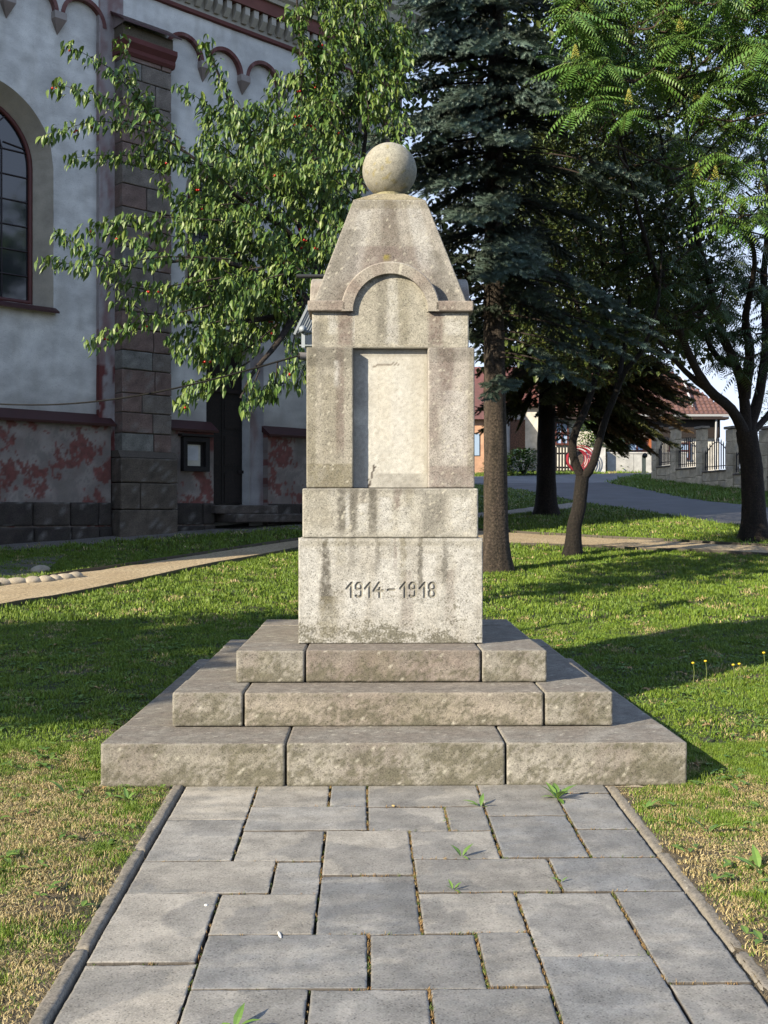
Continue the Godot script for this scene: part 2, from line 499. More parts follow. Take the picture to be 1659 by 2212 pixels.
func make_memorial() -> void:
	var r := thing("war_memorial", "tall grey stone memorial with a stone ball on top and three steps", "memorial", Vector3(0.036, 0, -7.9))
	r.rotation.y = 0.0128
	var step_base := Color(0.31, 0.285, 0.235)
	var warm := {"base": Color(0.35, 0.30, 0.25), "moss": [0.2, 0.42, 0.15, 0.6], "top": 0.75}
	# courses: y0, y1, half width, front z, back z, depth of the front stones, joints
	var courses := [
		[-0.005, 0.235, 1.607, 1.817, -1.70, 0.535, [-1.607, -0.598, 0.611, 1.607], 0.2],
		[0.238, 0.437, 1.298, 1.358, -1.377, 0.50, [-1.298, -0.88, 0.895, 1.298], 0.16],
		[0.440, 0.638, 0.967, 0.986, -1.03, 0.45, [-0.967, -0.54, 0.56, 0.967], 0.14]]
	var sd := 1
	for ci in 3:
		var q: Array = courses[ci]
		var j: Array = q[6]
		for side in [1, -1]:
			for k in 3:
				var gap := 0.007 if k == 1 else 0.004
				var x0: float = j[k] + (gap if k > 0 else 0.0)
				var x1: float = j[k + 1] - (gap if k < 2 else 0.0)
				var z: float = q[3] - q[5] * 0.5 if side > 0 else q[4] + q[5] * 0.5
				var st := {"base": step_base.lerp(Color(0.36, 0.335, 0.285), 0.3 + 0.3 * ((k + ci) % 3)), "moss": [0.1, 0.02 - 0.12 * int(ci == 0), 0.4, 0.8], "top": 0.85, "streaks": [[0.5, 0.7, 0.7, 0.0, 0.3, 0.3, GREY], [0.2 + 0.2 * k, 0.12, 0.2, 0.0, 1.1, 0.35, PURPLE], [0.8 - 0.2 * ci, 0.1, 0.16, 0.0, 1.1, 0.35, OLIVE]]}
				if ci == 2 and k == 1: st.base = Color(0.27, 0.225, 0.19)
				if ci == 1 and k == 1: st.base = Color(0.36, 0.315, 0.255)
				block(r, "step_slab", Vector3((x0 + x1) * 0.5, (q[0] + q[1]) * 0.5 + 0.002 * ((k + ci) % 2), z), Vector3(x1 - x0, q[1] - q[0], q[5]), 0.010, st, sd, 0.018, Vector2.ONE, 0.5)
				sd += 1
		for side in [-1, 1]:
			var zz: float = (q[3] - q[5] + q[4] + q[5]) * 0.5
			var len_: float = q[3] - q[4] - 2.0 * q[5] - 0.012
			block(r, "step_slab", Vector3(side * (q[2] - 0.30), (q[0] + q[1]) * 0.5 - 0.003, zz), Vector3(0.60, q[1] - q[0], len_), 0.012, {"base": step_base, "top": 0.85, "moss": [0.1, 0.3, 0.3, 0.6]}, sd, 0.03)
			sd += 1
		var core := MB.new()
		core.box(Vector3(0, (q[0] + q[1]) * 0.5 - 0.01, (q[3] + q[4]) * 0.5), Vector3(2.0 * q[2] - 0.24, q[1] - q[0] - 0.03, q[3] - q[4] - 0.2), Color(0.27, 0.245, 0.21))
		put("mortar_core", core.mesh(), M.stone, r)
	# rough footing that shows under the lowest step at both front corners
	for side in [-1, 1]:
		block(r, "footing", Vector3(side * 1.38, -0.045, 1.6), Vector3(0.5, 0.10, 0.44), 0.03, {"base": Color(0.36, 0.30, 0.22), "top": 0.2}, sd, 0.03, Vector2.ONE, 1.2)
		sd += 1
	block(r, "footing", Vector3(0, -0.06, 0), Vector3(3.0, 0.13, 3.2), 0.03, {"base": Color(0.2, 0.17, 0.13)}, sd, 0.2)

	# lower block with the years cut into it
	var s1 := [[0.15, 0.012, 0.045, 0.01, 0.75, 0.9, GREY], [0.165, 0.05, 0.06, 0.55, 1.0, 0.55, OLIVE], [0.565, 0.018, 0.02, 0.0, 0.5, 0.6, OLIVE], [0.66, 0.012, 0.016, 0.0, 0.55, 0.75, GREY], [0.795, 0.014, 0.02, 0.0, 0.5, 0.65, GREY],
		[0.23, 0.03, 0.03, 0.0, 0.3, 0.4, OLIVE], [0.29, 0.02, 0.02, 0.0, 0.33, 0.4, GREY], [0.43, 0.012, 0.02, 0.0, 0.35, 0.5, GREY], [0.525, 0.008, 0.012, 0.0, 0.35, 0.5, PURPLE], [0.59, 0.02, 0.05, 0.3, 0.95, 0.35, PURPLE], [0.82, 0.02, 0.04, 0.3, 0.9, 0.3, PURPLE],
		[0.5, 0.6, 0.6, 0.0, 0.09, 0.35, OLIVE], [0.31, 0.06, 0.06, 0.4, 0.8, 0.5, WHITE_], [0.48, 0.05, 0.1, 0.2, 0.8, 0.45, WHITE_], [0.9, 0.05, 0.06, 0.1, 0.85, 0.45, WHITE_], [0.06, 0.05, 0.05, 0.1, 0.9, 0.4, WHITE_], [0.71, 0.04, 0.03, 0.15, 0.7, 0.5, WHITE_]]
	var lower := {"base": Color(0.49, 0.475, 0.43), "streaks": s1, "moss": [0.66, 0.34, 0.75, 0.8], "top": 0.3, "lichen": 0.58}
	lower.half = Vector3(0.605, 0.3465, 0.64)
	lower.o = Vector3(2, 0, 0)
	carved_block(r, Vector3(0.0, 0.9845, 0), Vector3(1.21, 0.693, 1.28), lower)
	# block above it
	var s2 := [[0.225, 0.03, 0.025, 0.0, 1.05, 0.85, GREY], [0.29, 0.03, 0.02, 0.0, 1.05, 0.8, GREY], [0.4, 0.026, 0.026, 0.0, 1.05, 0.85, GREY], [0.255, 0.006, 0.012, 0.1, 0.9, 0.7, WHITE_], [0.345, 0.014, 0.012, 0.05, 0.4, 0.6, GREY], [0.54, 0.025, 0.01, 0.0, 0.5, 0.7, PURPLE], [0.61, 0.03, 0.02, 0.0, 0.4, 0.4, OLIVE],
		[0.745, 0.08, 0.07, 0.1, 1.05, 0.55, GREY], [0.93, 0.015, 0.01, 0.0, 0.3, 0.5, GREY], [0.08, 0.09, 0.09, 0.0, 0.9, 0.35, OLIVE], [0.34, 0.03, 0.03, 0.3, 0.95, 0.6, WHITE_], [0.47, 0.035, 0.05, 0.2, 0.95, 0.6, WHITE_], [0.58, 0.03, 0.04, 0.4, 0.95, 0.4, WHITE_], [0.9, 0.06, 0.06, 0.2, 0.95, 0.5, WHITE_], [0.5, 0.6, 0.6, 0.0, 0.1, 0.4, GREY]]
	block(r, "plinth_block", Vector3(-0.002, 1.493, 0), Vector3(1.152, 0.324, 1.25), 0.009, {"base": Color(0.46, 0.44, 0.38), "streaks": s2, "moss": [0.8, 0.5, 0.4, 0.5], "top": 0.5, "lichen": 0.52}, 40, 0.014)
	# four corner pillars round a plastered shaft
	for sx in [-1, 1]:
		for sz in [1, -1]:
			var st: Array
			if sx < 0: st = [[0.72, 0.1, 0.1, 0.0, 0.85, 0.7, PURPLE], [0.1, 0.12, 0.12, 0.0, 1.05, 0.55, OLIVE], [0.5, 0.6, 0.6, 0.0, 0.16, 0.6, GREY], [0.5, 0.6, 0.6, 0.83, 1.2, 0.75, OLIVE], [0.5, 0.2, 0.2, 0.2, 0.9, 0.3, OLIVE], [0.65, 0.05, 0.05, 0.1, 0.3, 0.6, WHITE_]]
			else: st = [[0.38, 0.22, 0.1, 0.0, 0.5, 0.75, PURPLE], [0.12, 0.1, 0.12, 0.1, 0.8, 0.5, PURPLE], [0.93, 0.06, 0.1, 0.0, 1.05, 0.5, OLIVE], [0.5, 0.6, 0.6, 0.84, 1.2, 0.6, PURPLE], [0.5, 0.6, 0.6, 0.0, 0.12, 0.5, GREY], [0.55, 0.25, 0.25, 0.3, 0.9, 0.35, WHITE_]]
			block(r, "pillar", Vector3(sx * 0.3995, 2.1205, sz * 0.4495), Vector3(0.307, 0.923, 0.307), 0.008, {"base": Color(0.36, 0.335, 0.275) if sx < 0 else Color(0.42, 0.385, 0.34), "streaks": st, "moss": [0.85, 0.5, 0.4, 0.4], "top": 0.5, "lichen": 0.55}, 50 + sx + 3 * sz, 0.014)
	var core := MB.new()
	core.box(Vector3(0, 2.12, 0), Vector3(0.9, 0.92, 0.9), Color(0.3, 0.28, 0.25))
	put("shaft", core.mesh(), M.stone, r)
	for k in 4:
		var b := Basis(Vector3.UP, PI * 0.5 * k)
		var dist := 0.498 if k % 2 == 0 else 0.47
		var st := {"base": Color(0.54, 0.525, 0.47), "half": Vector3(0.247, 0.46, 0.02), "lichen": 0.9, "o": Vector3(k, 0, 0),
			"streaks": [[0.86, 0.1, 0.07, 0.0, 0.85, 0.55, Color(0.40, 0.37, 0.30)], [0.97, 0.03, 0.03, 0.0, 1.1, 0.6, OLIVE], [0.62, 0.36, 0.4, 0.9, 1.3, 0.8, GREY], [0.4, 0.14, 0.14, 0.1, 0.75, 0.5, Color(0.66, 0.61, 0.5)], [0.6, 0.1, 0.1, 0.3, 0.8, 0.5, Color(0.66, 0.645, 0.6)], [0.07, 0.12, 0.1, 0.0, 0.5, 0.8, Color(0.20, 0.195, 0.18)], [0.08, 0.1, 0.12, 0.55, 1.2, 0.75, Color(0.20, 0.195, 0.18)], [0.5, 0.6, 0.6, 0.0, 0.06, 0.5, GREY]]}  # left-edge patches: blotchy dirty plaster that also deepens the niche shadow
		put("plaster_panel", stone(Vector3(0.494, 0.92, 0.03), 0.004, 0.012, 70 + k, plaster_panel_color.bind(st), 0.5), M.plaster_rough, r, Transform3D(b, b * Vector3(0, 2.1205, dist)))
	# block under the gables
	var s3 := [[0.21, 0.05, 0.055, 0.0, 1.1, 0.85, PURPLE], [0.79, 0.05, 0.05, 0.0, 1.1, 0.85, PURPLE], [0.04, 0.03, 0.05, 0.3, 1.1, 0.5, GREY], [0.34, 0.03, 0.035, 0.0, 1.1, 0.6, OLIVE], [0.42, 0.025, 0.03, 0.2, 1.1, 0.4, GREY], [0.63, 0.05, 0.05, 0.2, 1.1, 0.6, OLIVE], [0.09, 0.05, 0.05, 0.2, 0.9, 0.4, OLIVE], [0.5, 0.02, 0.03, 0.1, 1.0, 0.5, WHITE_], [0.28, 0.02, 0.02, 0.0, 0.9, 0.4, WHITE_], [0.13, 0.03, 0.03, 0.1, 0.7, 0.5, WHITE_], [0.9, 0.06, 0.06, 0.1, 0.7, 0.4, WHITE_]]
	block(r, "frieze_block", Vector3(0, 2.703, 0), Vector3(1.037, 0.242, 1.12), 0.008, {"base": Color(0.41, 0.385, 0.32), "streaks": s3, "moss": [0.6, 0.5, 0.3, 0.5], "lichen": 0.55}, 80, 0.014)
	for sx in [-1, 1]:
		for sz in [1, -1]:
			block(r, "cornice", Vector3(sx * 0.4185, 2.8565, sz * 0.4385), Vector3(0.255, 0.069, 0.315), 0.007, {"base": Color(0.36, 0.31, 0.26), "streaks": [[0.75 if sx < 0 else 0.25, 0.3, 0.3, 0.0, 1.2, 0.6, PURPLE]], "top": 0.5}, 90 + sx + 3 * sz, 0.014)
	# barrel gables on the four sides, each with a raised arch
	for k in 4:
		var b := Basis(Vector3.UP, PI * 0.5 * k)
		var zf := 0.56 if k % 2 == 0 else 0.51
		var g := MB.new()
		arch_barrel(g, b, zf)
		put("gable", g.mesh(), M.stone, r)
		var a := MB.new()
		arch_ring(a, b, 0.248, 0.327, zf - 0.1, zf + 0.036)
		put("arch_moulding", a.mesh(), M.stone, r)
	# tapering top
	var s4 := [[0.5, 0.10, 0.12, 0.0, 0.8, 0.85, Color(0.20, 0.17, 0.14)], [0.36, 0.2, 0.3, 0.45, 1.25, 0.75, Color(0.22, 0.175, 0.155)], [0.62, 0.2, 0.3, 0.45, 1.25, 0.7, Color(0.22, 0.18, 0.16)], [0.8, 0.09, 0.08, 0.05, 0.75, 0.5, WHITE_], [0.2, 0.09, 0.08, 0.1, 0.9, 0.35, WHITE_], [0.5, 0.6, 0.6, 0.0, 0.1, 0.5, OLIVE], [0.12, 0.1, 0.12, 0.3, 1.2, 0.5, GREY], [0.88, 0.06, 0.1, 0.5, 1.2, 0.5, GREY], [0.47, 0.03, 0.03, 0.54, 0.6, 0.9, Color(0.30, 0.25, 0.06)]]
	block(r, "tapering_top", Vector3(0, 3.2695, 0), Vector3(1.026, 0.763, 1.026), 0.008, {"base": Color(0.38, 0.355, 0.31), "streaks": s4, "top": 0.3, "lichen": 0.55}, 100, 0.016, Vector2(0.485, 0.485))
	block(r, "cap", Vector3(0, 3.692, 0), Vector3(0.494, 0.084, 0.494), 0.004, {"base": Color(0.42, 0.37, 0.25), "top": 0.3}, 101, 0.02, Vector2(0.42, 0.42))
	var neck := MB.new()
	neck.tube([Vector3(0, 3.70, 0), Vector3(0, 3.752, 0)], [0.106, 0.1], 24, Color(0.36, 0.33, 0.2))
	put("neck", neck.mesh(), M.stone, r)
	var bl := MB.new()
	bl.ball(Vector3.ZERO, Vector3.ONE * 0.193, 64, 40)
	for i in bl.v.size():
		var p := bl.v[i]
		var no := n1.get_noise_3dv(p * 220.0)
		# same cast stone all round, with yellow lichen in spots
		var c := stone_color(p, Vector3.RIGHT, {"base": Color(0.385, 0.365, 0.29), "half": Vector3.ONE * 0.193, "lichen": 0.7})
		if n2.get_noise_3dv(p * 420.0 + Vector3(4, 0, 0)) > 0.44: c = c.lerp(Color(0.32, 0.27, 0.09), 0.6)
		bl.c[i] = c
		bl.v[i] = p * (1.0 + 0.012 * no)
	put("ball", bl.mesh(), M.stone, r, Transform3D(Basis.IDENTITY, Vector3(0.003, 3.926, 0)))

func plaster_panel_color(p: Vector3, nn: Vector3, st: Dictionary) -> Color:
	var c := stone_color(p, nn, st).lerp(Color(0.50, 0.49, 0.455), 0.35)
	# small pits where the render has flaked
	var f := n2.get_noise_2d(p.x * 900.0, p.y * 900.0)
	var g := n1.get_noise_2d(p.x * 130.0 + 7.0, p.y * 130.0)
	if f > 0.44 and g > 0.05: c = c.lerp(Color(0.36, 0.33, 0.28), 0.5)
	var crack := absf(p.y - 0.36 - 0.12 * p.x - 0.02 * n1.get_noise_1d(p.x * 500.0))
	if crack < 0.006 and p.x > -0.12 and p.x < 0.06: c = Color(0.2, 0.18, 0.15)
	crack = absf(p.x + 0.135 - 0.25 * (p.y + 0.42) - 0.02 * n1.get_noise_1d(p.y * 700.0))
	if crack < 0.007 and p.y < -0.3: c = Color(0.06, 0.05, 0.04)
	return c

func arch_pts(rad: float, n_: int, yc: float) -> PackedVector2Array:
	var out := PackedVector2Array()
	for i in n_ + 1:
		var a := PI * i / n_
		out.append(Vector2(rad * cos(a), yc + rad * sin(a)))
	return out

func arch_barrel(g: MB, b: Basis, zf: float) -> void:
	# front disc as fine rings so that the staining can follow it, then the barrel behind it
	var yc := 2.822
	var rings := 14
	var seg := 36
	var first := g.v.size()
	for j in rings + 1:
		for i in seg + 1:
			var a := PI * i / seg
			var rr := 0.322 * j / rings
			var p := Vector3(rr * cos(a), yc + rr * sin(a), zf + 0.004)
			var st := {"base": Color(0.40, 0.375, 0.305), "half": Vector3(0.32, 0.32, 0.1), "o": Vector3(9, 0, 0), "lichen": 0.56, "streaks": [[0.42, 0.06, 0.08, 0.0, 1.2, 0.55, GREY], [0.62, 0.09, 0.08, 0.0, 1.2, 0.45, OLIVE], [0.52, 0.05, 0.08, 0.3, 1.2, 0.4, WHITE_]]}
			g.vert(b * p, b * Vector3.BACK, stone_color(Vector3(p.x, p.y - 2.95, 0), Vector3.BACK, st))
	for j in rings:
		for i in seg:
			var k := first + j * (seg + 1) + i
			g.idx.append_array(PackedInt32Array([k, k + seg + 2, k + seg + 1, k, k + 1, k + seg + 2]))
	# the field goes on below the springing, a little proud of the block
	if zf > 0.55:
		var f0 := g.v.size()
		var st2 := {"base": Color(0.40, 0.375, 0.305), "half": Vector3(0.32, 0.32, 0.1), "o": Vector3(9, 0, 0), "lichen": 0.56, "streaks": [[0.42, 0.06, 0.08, 0.0, 1.2, 0.55, GREY], [0.62, 0.09, 0.08, 0.0, 1.2, 0.45, OLIVE], [0.52, 0.05, 0.08, 0.3, 1.2, 0.4, WHITE_]]}
		for j in 17:
			for i in 33:
				var p := Vector3(lerpf(-0.247, 0.247, i / 32.0), lerpf(2.594, yc, j / 16.0), zf + (0.004 if i > 0 and i < 32 and j > 0 else -0.01))
				g.vert(b * p, b * Vector3.BACK, stone_color(Vector3(p.x, p.y - 2.95, 0), Vector3.BACK, st2))
		for j in 16:
			for i in 32:
				var k := f0 + j * 33 + i
				g.idx.append_array(PackedInt32Array([k, k + 34, k + 1, k, k + 33, k + 34]))
	var rim := arch_pts(0.325, 30, yc)
	for i in 30:
		g.quad(b * Vector3(rim[i + 1].x, rim[i + 1].y, zf + 0.001), b * Vector3(rim[i].x, rim[i].y, zf + 0.001), b * Vector3(rim[i].x, rim[i].y, 0.1), b * Vector3(rim[i + 1].x, rim[i + 1].y, 0.1), Color(0.36, 0.31, 0.26))

func arch_ring(g: MB, b: Basis, r0: float, r1: float, z0: float, z1: float) -> void:
	var seg := 48
	for i in seg:
		var a0 := PI * i / seg
		var a1 := PI * (i + 1) / seg
		var q := []
		for a in [a0, a1]:
			for rr in [r0, r1]:
				q.append(Vector2(rr * cos(a), 2.8215 + rr * sin(a)))
		var mid: Vector2 = (q[0] + q[3]) * 0.5
		var st := {"base": Color(0.385, 0.35, 0.295), "half": Vector3(0.33, 0.33, 0.1), "o": Vector3(5, 0, 0)}
		var col := stone_color(Vector3(mid.x, mid.y - 2.95, 0), Vector3.BACK, st).lerp(PURPLE, clampf(0.25 + n1.get_noise_2d(mid.x * 60.0, mid.y * 60.0), 0, 0.6))
		var P := func(w: Vector2, z: float) -> Vector3: return b * Vector3(w.x, w.y, z)
		var bv := 0.008
		var i0: Vector2 = q[0]
		var o0: Vector2 = q[1]
		var i1: Vector2 = q[2]
		var o1: Vector2 = q[3]
		g.quad(P.call(i0, z1), P.call(o0 - (o0 - i0).normalized() * bv, z1), P.call(o1 - (o1 - i1).normalized() * bv, z1), P.call(i1, z1), col)
		g.quad(P.call(o0 - (o0 - i0).normalized() * bv, z1), P.call(o0, z1 - bv), P.call(o1, z1 - bv), P.call(o1 - (o1 - i1).normalized() * bv, z1), col * 1.1)
		g.quad(P.call(o0, z1 - bv), P.call(o0, z0), P.call(o1, z0), P.call(o1, z1 - bv), col)
		g.quad(P.call(i1, z1), P.call(i1, z0), P.call(i0, z0), P.call(i0, z1), col)

# the lower block: worn box whose front carries 1914-1918 as cut channels
func carved_block(r: Node, m: Vector3, size: Vector3, st: Dictionary) -> void:
	var cut := digit_strokes()
	var mb := MB.new()
	var h := size * 0.5
	var nx := 330
	var ny := 190
	# front as a fine sheet: vertices inside a stroke sit deeper, so the years are real grooves
	var first := 0
	var depth := PackedFloat32Array()
	for j in ny + 1:
		for i in nx + 1:
			var x := -h.x + size.x * i / nx
			var y := -h.y + size.y * j / ny
			var e := minf(minf(h.x - absf(x), h.y - absf(y)), 0.03)
			var bev := 0.012 * (1.0 + 0.5 * n1.get_noise_2d(x * 200.0, y * 200.0))
			var back := 0.0
			if e < bev: back = bev - sqrt(maxf(0.0, bev * bev - (bev - e) * (bev - e)))
			if y > h.y - 0.02: back += (y - h.y + 0.02) * 0.9
			if i == 0 or j == 0 or i == nx or j == ny: back = 0.04
			var k := 0.0
			if absf(x - 0.0) < 0.33 and y > -0.12 and y < 0.12:
				for s in cut:
					k = maxf(k, 1.0 - smoothstep(s[2] - 0.004, s[2] + 0.0015, seg_dist(Vector2(x, y), s[0], s[1])))
			depth.append(k)
			var p := Vector3(x, y, h.z - back - 0.009 * k)
			var c := stone_color(Vector3(x, y, h.z), Vector3.BACK, st)
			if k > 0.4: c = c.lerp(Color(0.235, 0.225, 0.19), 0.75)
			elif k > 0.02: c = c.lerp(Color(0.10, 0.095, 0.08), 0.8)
			mb.vert(p, Vector3.BACK, c)
	for j in ny + 1:
		for i in nx + 1:
			var k := j * (nx + 1) + i
			var a: Vector3 = mb.v[k + (1 if i < nx else 0)] - mb.v[k - (1 if i > 0 else 0)]
			var b: Vector3 = mb.v[k + (nx + 1 if j < ny else 0)] - mb.v[k - (nx + 1 if j > 0 else 0)]
			mb.n[k] = a.cross(b).normalized()
	for j in ny:
		for i in nx:
			var k := first + j * (nx + 1) + i
			mb.idx.append_array(PackedInt32Array([k, k + nx + 2, k + 1, k, k + nx + 1, k + nx + 2]))
	put("inscribed_face", mb.mesh(), M.stone, r, Transform3D(Basis.IDENTITY, m)).set_meta("label", "weathered stone face carved with 1914-1918")
	var body := stone(Vector3(size.x, size.y, size.z - 0.02), 0.012, 0.03, 39, stone_color.bind(st))
	put("plinth_block", body, M.stone, r, Transform3D(Basis.IDENTITY, m - Vector3(0, 0, 0.014)))

func seg_dist(p: Vector2, a: Vector2, b: Vector2) -> float:
	var ab := b - a
	var t := clampf((p - a).dot(ab) / maxf(ab.length_squared(), 1e-9), 0, 1)
	return p.distance_to(a + ab * t)

func digit_strokes() -> Array:
	# in units of the digit's height; each digit is drawn in a box 0.45 wide
	var one := [[[0.02, 0.60], [0.30, 0.93]], [[0.30, 0.93], [0.30, 0.07]]]
	var nine := [[[0.10, 0.62], [0.10, 0.80]], [[0.10, 0.80], [0.20, 0.93]], [[0.20, 0.93], [0.33, 0.93]], [[0.33, 0.93], [0.43, 0.82]], [[0.43, 0.82], [0.43, 0.18]], [[0.43, 0.18], [0.33, 0.07]], [[0.33, 0.07], [0.2, 0.07]], [[0.2, 0.07], [0.1, 0.15]], [[0.10, 0.64], [0.2, 0.54]], [[0.2, 0.54], [0.33, 0.54]], [[0.33, 0.54], [0.43, 0.62]]]
	var four := [[[0.38, 0.95], [0.06, 0.46]], [[0.06, 0.46], [0.60, 0.46]], [[0.42, 0.62], [0.42, 0.07]]]
	var eight := [[[0.10, 0.62], [0.10, 0.82]], [[0.10, 0.82], [0.2, 0.93]], [[0.2, 0.93], [0.33, 0.93]], [[0.33, 0.93], [0.43, 0.82]], [[0.43, 0.82], [0.43, 0.62]], [[0.43, 0.62], [0.33, 0.52]], [[0.33, 0.52], [0.2, 0.52]], [[0.2, 0.52], [0.1, 0.62]], [[0.2, 0.52], [0.1, 0.40]], [[0.1, 0.40], [0.1, 0.18]], [[0.1, 0.18], [0.2, 0.07]], [[0.2, 0.07], [0.33, 0.07]], [[0.33, 0.07], [0.43, 0.18]], [[0.43, 0.18], [0.43, 0.40]], [[0.43, 0.40], [0.33, 0.52]]]
	var dash := [[[0.05, 0.51], [0.42, 0.51]]]
	var hgt := 0.106
	var out := []
	# x positions of each sign measured from the left end of the inscription, in metres
	var line := [[one, -0.288], [nine, -0.236], [one, -0.168], [four, -0.116], [dash, -0.022], [one, 0.062], [nine, 0.115], [one, 0.190], [eight, 0.243]]
	for l in line:
		for s in l[0]:
			out.append([Vector2(l[1] + s[0][0] * hgt, -0.048 + s[0][1] * hgt), Vector2(l[1] + s[1][0] * hgt, -0.048 + s[1][1] * hgt), 0.008])
	return out

# ---------------------------------------------------------------- paved path with kerbs
const PAVERS := [[-1.085, -0.692, 0.0, 0.567], [-1.085, -0.692, 0.567, 1.127], [-0.692, -0.293, 0.0, 0.362], [-0.293, -0.092, 0.0, 0.362], [-0.692, -0.092, 0.362, 0.727], [-0.092, 0.508, 0.0, 0.355], [-0.092, 0.303, 0.355, 0.722], [0.303, 0.506, 0.355, 0.722], [-0.692, -0.293, 0.727, 1.122], [-0.293, 0.108, 0.724, 1.285], [0.108, 0.503, 0.722, 1.092],
	[0.508, 0.908, 0.0, 0.508], [0.506, 0.906, 0.508, 1.078], [0.908, 1.205, 0.0, 0.13], [0.908, 1.205, 0.13, 0.70], [0.906, 1.205, 0.70, 1.072], [-1.085, -0.495, 1.127, 1.487], [-0.495, -0.293, 1.124, 1.487], [-0.293, 0.108, 1.285, 1.86], [0.108, 0.708, 1.092, 1.465], [0.708, 1.206, 1.077, 1.460],
	[-1.085, -0.694, 1.487, 2.103], [-0.694, -0.293, 1.487, 1.87], [0.108, 0.51, 1.467, 1.85], [0.51, 0.91, 1.463, 2.04], [0.91, 1.206, 1.46, 2.24], [-0.692, -0.092, 1.872, 2.288], [-0.092, 0.308, 1.86, 2.28], [0.308, 0.51, 1.85, 2.27], [-1.085, -0.69, 2.103, 2.68], [-0.69, -0.291, 2.288, 2.68], [-0.291, 0.108, 2.283, 2.68], [0.108, 0.51, 2.273, 2.66], [0.512, 0.912, 2.04, 2.62], [0.914, 1.206, 2.24, 2.82],
	[-1.085, -0.49, 2.68, 3.06], [-0.49, -0.09, 2.68, 3.06], [-0.09, 0.51, 2.68, 3.06], [0.512, 0.912, 2.62, 3.2], [0.914, 1.206, 2.82, 3.4], [-1.085, -0.69, 3.06, 3.62], [-0.69, -0.29, 3.06, 3.62], [-0.29, 0.51, 3.06, 3.45], [-0.29, 0.11, 3.45, 4.0], [0.11, 0.51, 3.45, 4.0], [0.512, 0.912, 3.2, 4.0], [0.914, 1.206, 3.4, 4.0], [-1.085, -0.29, 3.62, 4.0]]

func path_point(u: float, v: float) -> Vector3:
	var d := 6.083 - v * 1.0435
	return Vector3(u + 0.0176 * v * 1.0435, -0.0367 * (6.083 - d), -d)

func make_paved_path() -> void:
	var root := thing("paved_path", "", "")
	root.set_meta("kind", "structure")
	var r := RandomNumberGenerator.new()
	r.seed = 77
	var tilt := Basis(Vector3.RIGHT, 0.0367)
	for k in PAVERS.size():
		var q: Array = PAVERS[k]
		var w: float = q[1] - q[0] - r.randf_range(0.007, 0.014)
		var l: float = (q[3] - q[2]) * 1.0435 - r.randf_range(0.004, 0.008)
		var m := path_point((q[0] + q[1]) * 0.5, (q[2] + q[3]) * 0.5)
		if q[2] == 0.0:
			m.z -= 0.02
			l += 0.04
		var tone := r.randf()
		var blue := clampf(0.5 + 0.5 * r.randf_range(-1, 1) + 0.35 * (q[0] + 0.2) + 0.1 * q[2], 0, 1)
		var base := Color(0.365, 0.34, 0.30).lerp(Color(0.21, 0.216, 0.224), blue) * lerpf(0.82, 1.16, tone)
		var mesh := stone(Vector3(w, 0.06, l), 0.0045, 0.018, 200 + k, paver_color.bind(base, m), 1.5)
		var t := Transform3D(Basis(Vector3.UP, 0.0176 + r.randf_range(-0.004, 0.004)) * tilt * Basis(Vector3.BACK, r.randf_range(-0.004, 0.004)), m + Vector3(0, -0.03 + r.randf_range(-0.005, 0.004), 0))
		put("paver", mesh, M.pave, root, t)
	# dry moss and sprigs lodged in the joints
	var xf := []
	var cols := []
	for k in 34:
		var q: Array = PAVERS[k]
		for i in 90:
			var e := r.randi_range(0, 2)
			var f := r.randf()
			if n1.get_noise_2d(k * 40.0 + e * 90.0, f * 60.0) < -0.02 and r.randf() < 0.8: continue
			var u: float = q[0] if e < 2 else lerpf(q[0], q[1], f)
			var v: float = lerpf(q[2], q[3], f) if e < 2 else q[3]
			if u < -1.0 and e < 2: continue
			if u < -0.2 and r.randf() < 0.6: continue
			xf.append(Transform3D(Basis(Vector3.UP, r.randf() * TAU).scaled(Vector3(0.35, r.randf_range(0.25, 0.65), 0.35)), path_point(u, v) + Vector3(0, -0.014, 0)))
			cols.append(Color(0.26, 0.14, 0.05).lerp(Color(0.36, 0.27, 0.13), r.randf()) if r.randf() < 0.75 else Color(0.10, 0.15, 0.03))
	scatter("joint_moss", tuft(8, 0.045, 0.006, 0.02, 3), M.grass, xf, cols, root)
	# rounded kerbs on both sides, laid in lengths
	for side in 2:
		for k in 4:
			var v0 := k * 1.0 + (0.0 if k > 0 else -0.02)
			var v1 := k * 1.0 + 0.995
			var u := -1.128 if side == 0 else 1.246
			var mid := path_point(u, (v0 + v1) * 0.5)
			var len_ := (v1 - v0) * 1.0435 - 0.006
			var cst := {"base": Color(0.27, 0.24, 0.19), "half": Vector3(0.03, 0.05, len_ * 0.5), "o": mid, "top": 0.45, "lichen": 0.7}
			var kb := Basis(Vector3.UP, 0.0176 + (0.004 if k % 2 else -0.003)) * tilt
			put("kerb", stone(Vector3(0.062, 0.11, len_), 0.021, 0.014, 700 + k + 9 * side, stone_color.bind(cst), 0.6), M.stone, root, Transform3D(kb, mid + Vector3(0, -0.044 - (0.008 if side else 0.0), 0)))

